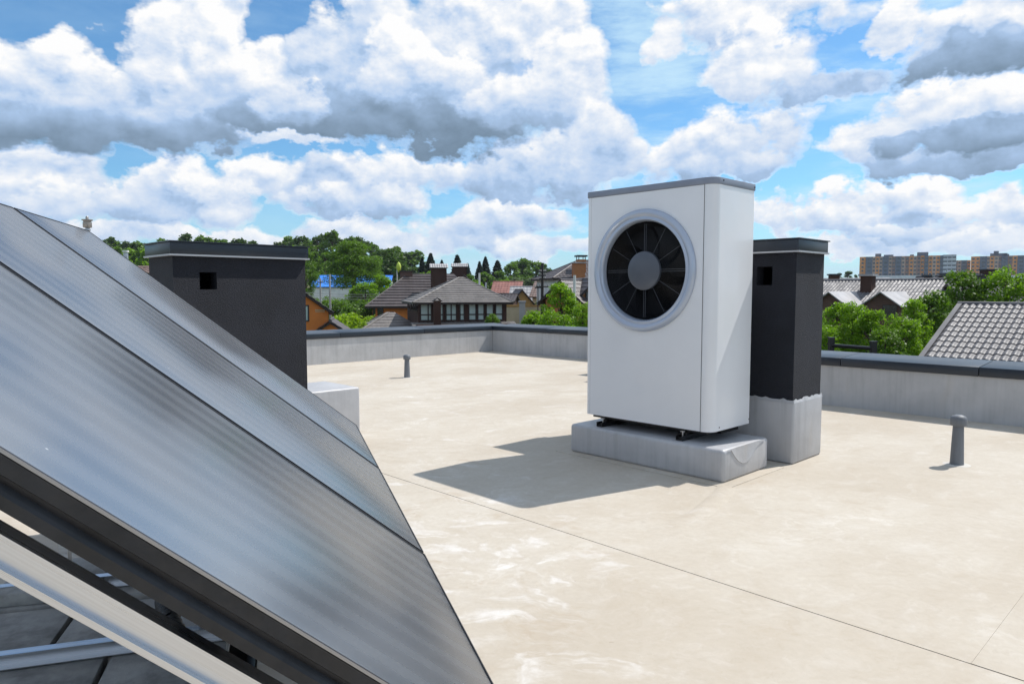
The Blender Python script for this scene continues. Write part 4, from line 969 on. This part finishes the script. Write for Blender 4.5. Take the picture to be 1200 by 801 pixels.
def trunk_mesh(name, C, tall, r0=.05):
    b = MB(); b.tube((0, 0, -12), (0.01, .008, tall * .4), r0, r0 * .6, 8); b.tube((.01, .008, tall * .4), (0, 0, tall * .85), r0 * .6, r0 * .18, 6)
    for c in C[::max(1, len(C) // 16)]: b.tube((0.006, .006, max(.02, min(tall * .7, c[2] - .25))), (c[0] * .95, c[1] * .95, c[2]), r0 * .3, r0 * .08, 5)
    return b.mesh(name, M_bark, smooth=True)
def make_tmpl(nl, n, leaf, tall, seed, irr=.3):
    rs = np.random.default_rng(seed); pts, C = crown_pts(rs, nl, n, tall, irr)
    return quads(pts, leaf * rs.uniform(.6, 1.3, n), rs, .3), C, tall
TM = {}
for i in range(3): TM['near%d' % i] = make_tmpl(70, 9000, .0165, 1.5, 20 + i)
for i in range(3): TM['mid%d' % i] = make_tmpl(60, 6500, .019, 1.35, 40 + i)
for i in range(3): TM['big%d' % i] = make_tmpl(110, 22000, .0105, 1.15, 50 + i, .22)
for i in range(3): TM['far%d' % i] = make_tmpl(34, 2400, .033, 1.3, 60 + i)
for i in range(2): TM['bush%d' % i] = make_tmpl(60, 7000, .018, .6, 80 + i)
def conifer(seed):
    rs = np.random.default_rng(seed); n = 4200; k = rs.uniform(0, 1, n) ** .8; ph = rs.uniform(0, 6.28, 3)
    a = rs.uniform(0, 2 * np.pi, n); br = np.round(k * 17 + .35 * np.sin(3 * a + ph[0])) / 17; hh = np.clip(.05 + .93 * (br * .6 + k * .4) + rs.normal(size=n) * .012, .02, 1.0)
    r = .5 * (1 - hh) ** .8 * (.25 + .75 * rs.uniform(0, 1, n) ** .5) * (1 + .25 * np.sin(5 * a + 40 * br + ph[1]) + .15 * np.sin(2 * a + ph[2]))
    tall = 2.3; p_ = np.stack([r * np.cos(a), r * np.sin(a), (hh - r * .18) * tall], 1); return quads(p_, rs.uniform(.03, .06, n), rs, .6), np.array([[0, 0, .8, .05]] * 3), tall
for i in range(3): TM['con%d' % i] = conifer(90 + i)
CR = {}; TR = {}
def crown_mesh(tk, m):
    if (tk, m.name) not in CR: CR[(tk, m.name)] = np_mesh('crown', TM[tk][0], m)
    return CR[(tk, m.name)]
def tree(label, px, top, wpx, Y, tk, m, group, name='tree', cat='tree', rz=None, zs=1.0):
    q = P(px, 341, Y); zt = Z(top, Y); zb = ground_z(q.x, Y); wd = wpx / FPX * Y * 1.08; tall = TM[tk][2]
    z0 = zt - tall * wd * zs * .97
    if z0 < zb: z0 = zb
    zs = (zt - z0) / (tall * wd * .97)
    t = thing(name, label, cat, (q.x, q.y, zb), random.uniform(0, 6.28) if rz is None else rz, group)
    c = link('crown', crown_mesh(tk, m), t); c.location = (0, 0, z0 - zb); c.scale = (wd, wd, wd * zs)
    if tk not in TR: TR[tk] = trunk_mesh('trunk', TM[tk][1], tall=TM[tk][2], r0=.05 if tk[0] != 'c' else .03)
    k = link('trunk', TR[tk], t); k.location = (0, 0, z0 - zb); k.scale = (wd, wd, wd * zs); return t
random.seed(21)
GN = 'garden trees beyond the roof'
# right hand garden trees
for a in [('bright green tree just right of the black chimney', 982, 352, 66, 27, 'near0', L_bright), ('bushy green tree below the brown dormer', 1022, 362, 62, 25, 'near1', L_bright),
          ('leafy tree between the dormer and the near tiled roof', 1058, 364, 60, 29, 'near2', L_bright), ('tall dark green tree left of the near tiled roof', 1094, 338, 78, 31, 'near0', L_mid),
          ('broad green tree rising above the near tiled roof', 1128, 317, 76, 34, 'near1', L_mid), ('highest green tree at the right picture edge', 1178, 309, 76, 33, 'near2', L_bright),
          ('bright tree in front of the left dormer', 1000, 350, 44, 26, 'near2', L_bright), ('bright leafy tree in front of the tiled roof, left of the tall dark tree', 1072, 350, 52, 30, 'near1', L_bright),
          ('low tree filling the gap under the black chimney edge', 968, 375, 50, 23, 'near2', L_bright), ('dark tree behind the railing', 1040, 385, 70, 23, 'near1', L_mid), ('small tree beyond the right picture edge', 1222, 318, 70, 36, 'near0', L_mid)]:
    tree(*a, GN)
# centre bushes in front of the houses
for a in [('bright green shrub beside the white pole', 657, 331, 58, 37, 'near1', L_bright), ('low bright hedge shrub above the parapet', 625, 362, 60, 33, 'near0', L_bright), ('bright shrub touching the heat pump edge', 683, 352, 40, 34, 'near2', L_bright), ('low shrub in front of the orange gable', 650, 358, 66, 32, 'near2', L_bright)]:
    tree(*a, GN)
for a in [('small plant growing beside the veranda window', 577, 366, 22, 45, 'mid0', L_mid), ('small tree in front of the pale barn', 634, 350, 26, 80, 'mid1', L_mid)]: tree(*a, GN)
# left group
for a in [('large round green tree behind the blue roofed hall', 414, 283, 74, 112, 'big0', L_mid), ('tall green tree right beside the left chimney', 358, 290, 36, 95, 'near1', L_mid), ('dark tree right of the large round tree', 452, 290, 72, 165, 'mid0', L_dark),
          ('green tree under the large round tree', 428, 331, 60, 100, 'near1', L_bright), ('shrubby tree left of the brown roofed house', 392, 345, 62, 85, 'near2', L_mid), ('dark shrubby tree beside the orange wall', 422, 350, 64, 78, 'mid2', L_mid),
          ('light green shrub at the left of the brown roof', 448, 322, 46, 110, 'mid1', L_bright), ('shrub between the poles left', 372, 348, 40, 90, 'mid2', L_mid), ('green tree rising behind the brown chimney', 500, 317, 44, 130, 'mid2', L_bright),
          ('dark mass of foliage left of the shrub group', 350, 335, 60, 80, 'mid0', L_dark)]:
    tree(*a, 'trees left of the brown roofed house', zs=.62 if a[1] == 414 else 1.0)
tree('yellow-green hedge beside the orange house', 408, 369, 70, 60, 'bush0', L_yellow, 'hedges', 'hedge', 'hedge'); tree('right end of the yellow-green hedge by the shed', 434, 371, 50, 62, 'bush1', L_yellow, 'hedges', 'hedge', 'hedge')
# conifers
for i, (px, top, w_) in enumerate([(495, 304, 12), (505, 299, 16), (518, 307, 13), (536, 301, 17), (562, 308, 11), (569, 303, 14), (583, 307, 17), (548, 310, 10)]):
    tree('dark spire-shaped conifer on the skyline beyond the brown chimneys', px, top, w_ * 1.75, 190 + 6 * i, 'con%d' % (i % 3), L_con, 'row of conifers on the skyline', 'conifer')
# far wood right of the conifers
for px, top, w_, Y, m in [(605, 305, 34, 262, L_mid), (620, 304, 36, 262, L_mid), (634, 309, 30, 262, L_mid), (655, 318, 26, 250, L_mid), (612, 304, 40, 260, L_mid), (628, 307, 34, 265, L_mid), (598, 309, 30, 250, L_mid), (641, 313, 26, 255, L_dark), (586, 318, 30, 210, L_mid), (570, 320, 34, 200, L_mid), (550, 322, 34, 190, L_mid), (532, 320, 30, 200, L_dark)]:
    tree('rounded tree of the distant wood behind the red roof', px, top, w_, Y, 'far%d' % (px % 3), m, 'distant wood behind the red roof')
for px, top, w_ in [(606, 323, 30), (622, 325, 26), (640, 327, 24), (592, 327, 20), (655, 322, 14), (560, 328, 22), (540, 330, 20)]:
    tree('pale flowering tree in front of the distant wood', px, top, w_, 150, 'mid%d' % (px % 3), L_pale if px in (606, 622) else L_bright, 'pale trees in front of the distant wood')
# wooded ridge at the left
for i in range(64):
    px = -30 + i * 8.2 + random.uniform(-3, 3); top = 282 + 5 * math.sin(px * .045) + random.uniform(-5, 5) + (6 if px < 130 else 0) + (8 * sstep(400, 480, px))
    tree('tree on the wooded ridge behind the black chimney', px, top, random.uniform(26, 42), 270 + random.uniform(-25, 25), 'far%d' % (i % 3), L_dark if i % 3 else L_mid, 'trees of the wooded ridge at the left')
for i in range(34):
    px = 90 + i * 9.5 + random.uniform(-4, 4); top = 292 + random.uniform(-4, 6) + (10 * sstep(330, 420, px))
    tree('lighter tree on the slope below the wooded ridge', px, top, random.uniform(26, 40), 200 + random.uniform(-20, 20), 'far%d' % (i % 3), L_mid if i % 3 else L_bright, 'trees on the slope below the ridge')
# the wood and gardens go on behind the heat pump
for i in range(22):
    tree('tree of the wood hidden behind the heat pump and chimney', 682 + i * 12.5 + random.uniform(-4, 4), 319 + random.uniform(-3, 5), random.uniform(26, 36), 240 + random.uniform(-25, 25), 'far%d' % (i % 3), L_mid if i % 3 else L_dark, 'wood behind the heat pump')
for i in range(7):
    tree('garden tree hidden behind the heat pump and chimney', 705 + i * 34, 338 + random.uniform(-3, 8), 46, 55 + 11 * (i % 3), 'mid%d' % (i % 3), L_bright if i % 2 else L_mid, 'garden trees behind the heat pump')
# far right wood
for px, top, w_ in [(993, 318, 20), (984, 320, 14), (1001, 322, 12), (975, 322, 14)]:
    tree('dark tree on the skyline left of the apartment block', px, top, w_, 330, 'far1', L_dark, 'skyline trees left of the apartments')
for i in range(18):
    tree('low tree at the foot of the apartment blocks', 1000 + i * 13, 328 + random.uniform(-2, 2), 22, 380, 'far%d' % (i % 3), L_mid, 'trees at the foot of the apartments')

# ================================================================== POLES, WALL, WIRES
def pole(name, label, px, top, Y, r, m, arms=(), base=None):
    q = P(px, 341, Y); zb = ground_z(q.x, Y); zt = Z(top, Y); t = thing(name, label, 'pole', (q.x, q.y, zb), 0)
    b = MB(); b.tube((0, 0, 0), (0, 0, zt - zb), r, r * .7, 10); part('post', b, m, t, smooth=True)
    for (py, wpx) in arms:
        z = Z(py, Y) - zb; h = wpx / FPX * Y / 2; b = MB(); b.box(-h, h, -r - .06, -r - .001, z - .05, z + .05)
        part('crossarm', b, M_wood, t)
        for s_ in (-.9, -.45, .45, .9):
            b = MB(); b.lathe([(.03, 0), (.06, .03), (.035, .08), (.055, .11), (.02, .17)], 8, Matrix.Translation((h * s_, -r - .03, z + .05))); part('insulator', b, M_pole, t, smooth=True)
    return q, zb, zt
pole('utility_pole', 'tall dark utility pole with crossarms in front of the pink roof', 635.5, 308.5, 60, .16, M_wood, ((319, 8), (323, 8), (327, 7), (336, 14)))
pole('utility_pole', 'thin dark pole left of the orange brick gable', 630.5, 336, 64, .06, M_wood, ((337, 8),))
pole('white_pole', 'white concrete pole in front of the brick gables', 673.2, 322.5, 40, .11, M_wpole)
pole('concrete_pole', 'grey concrete pole in front of the blue roofed hall', 386.7, 321.5, 75, .13, M_pole)
pole('concrete_pole', 'weathered pole with an equipment box left of the grey concrete pole', 375.5, 326, 78, .12, M_pole, ((331, 6),))
q, zb, zt = pole('street_lamp', 'thin pale pole with a yellow-green top on the wooded slope', 465.5, 315, 90, .08, M_wpole)
pole('chimney_pipe', 'pale flue pipe rising behind the glazed roof', 561.8, 320, 66, .12, M_wpole)
pole('chimney_pipe', 'short metal flue pipe right of the pale flue', 569.5, 331, 66, .12, M_steel)
b = MB(); zc = Z(312.5, 90); b.lathe([(0, zc - .75), (.25, zc - .45), (.32, zc), (.2, zc + .4), (0, zc + .6)], 12); o = part('lamp_head', b, mat('yellow_green_lamp', (.45, .55, .05), .5), None, smooth=True); o.location = (P(467.5, 341, 90).x, 90, 0); tag(o, 'yellow-green oval head on the thin pale pole', 'lamp')
# wires over the left garden
for i, (y0_, y1_) in enumerate(((340.5, 343.5), (343.5, 346), (346.5, 349))):
    A = P(330, y0_, 70); Bq = P(470, y1_, 82); b = MB(); prev = A
    for k in range(1, 9):
        f_ = k / 8; p_ = A.lerp(Bq, f_) - Vector((0, 0, .25 * 4 * f_ * (1 - f_))); b.tube(prev, p_, .022, n=5, cap=False); prev = p_
    tag(part('power_line', b, M_wire, None), ('highest', 'middle', 'lowest')[i] + ' of three thin cables crossing the left garden', 'cable', 'cables over the left garden')
# garden wall and gate pillar
wz = Z(367, 66); A = P(585, 341, 70); t = thing('garden_wall', 'low beige garden wall with a pale coping beyond the veranda', 'wall', (A.x, A.y, 0), R(-3))
b = MB(); b.box(0, 4.4, 0, .25, -6, Z(359.5, 70)); part('wall', b, M_beige, t); b = MB(); b.box(-.05, 4.45, -.05, .3, Z(359.4, 70), Z(357, 70)); part('coping', b, M_yellow, t)
A = P(608.5, 341, 60); t = thing('gate_pillar', 'grey gate pillar with a flat cap on the garden wall', 'pillar', (A.x, A.y, 0), 0)
b = MB(); b.box(0, .5, 0, .5, -6, Z(354.5, 60)); part('pillar', b, M_greyw, t); b = MB(); b.box(-.07, .57, -.07, .57, Z(354.4, 60), Z(352.4, 60)); part('cap', b, M_rlight, t)

# ------------------------------------------------------------------ haze
hz = MB(); hz.box(-2600, 2600, -320, 3600, -9.5, 48); m = bpy.data.materials.new('air'); m.use_nodes = True; nt = m.node_tree; nt.nodes.clear()
pv = nt.nodes.new('ShaderNodeVolumePrincipled'); pv.inputs['Color'].default_value = (.80, .88, 1, 1); pv.inputs['Density'].default_value = .00011; pv.inputs['Anisotropy'].default_value = .2
ou = nt.nodes.new('ShaderNodeOutputMaterial'); nt.links.new(pv.outputs[0], ou.inputs['Volume'])
USE_HAZE = True
if USE_HAZE: part('haze', hz, m, None, kind='stuff')
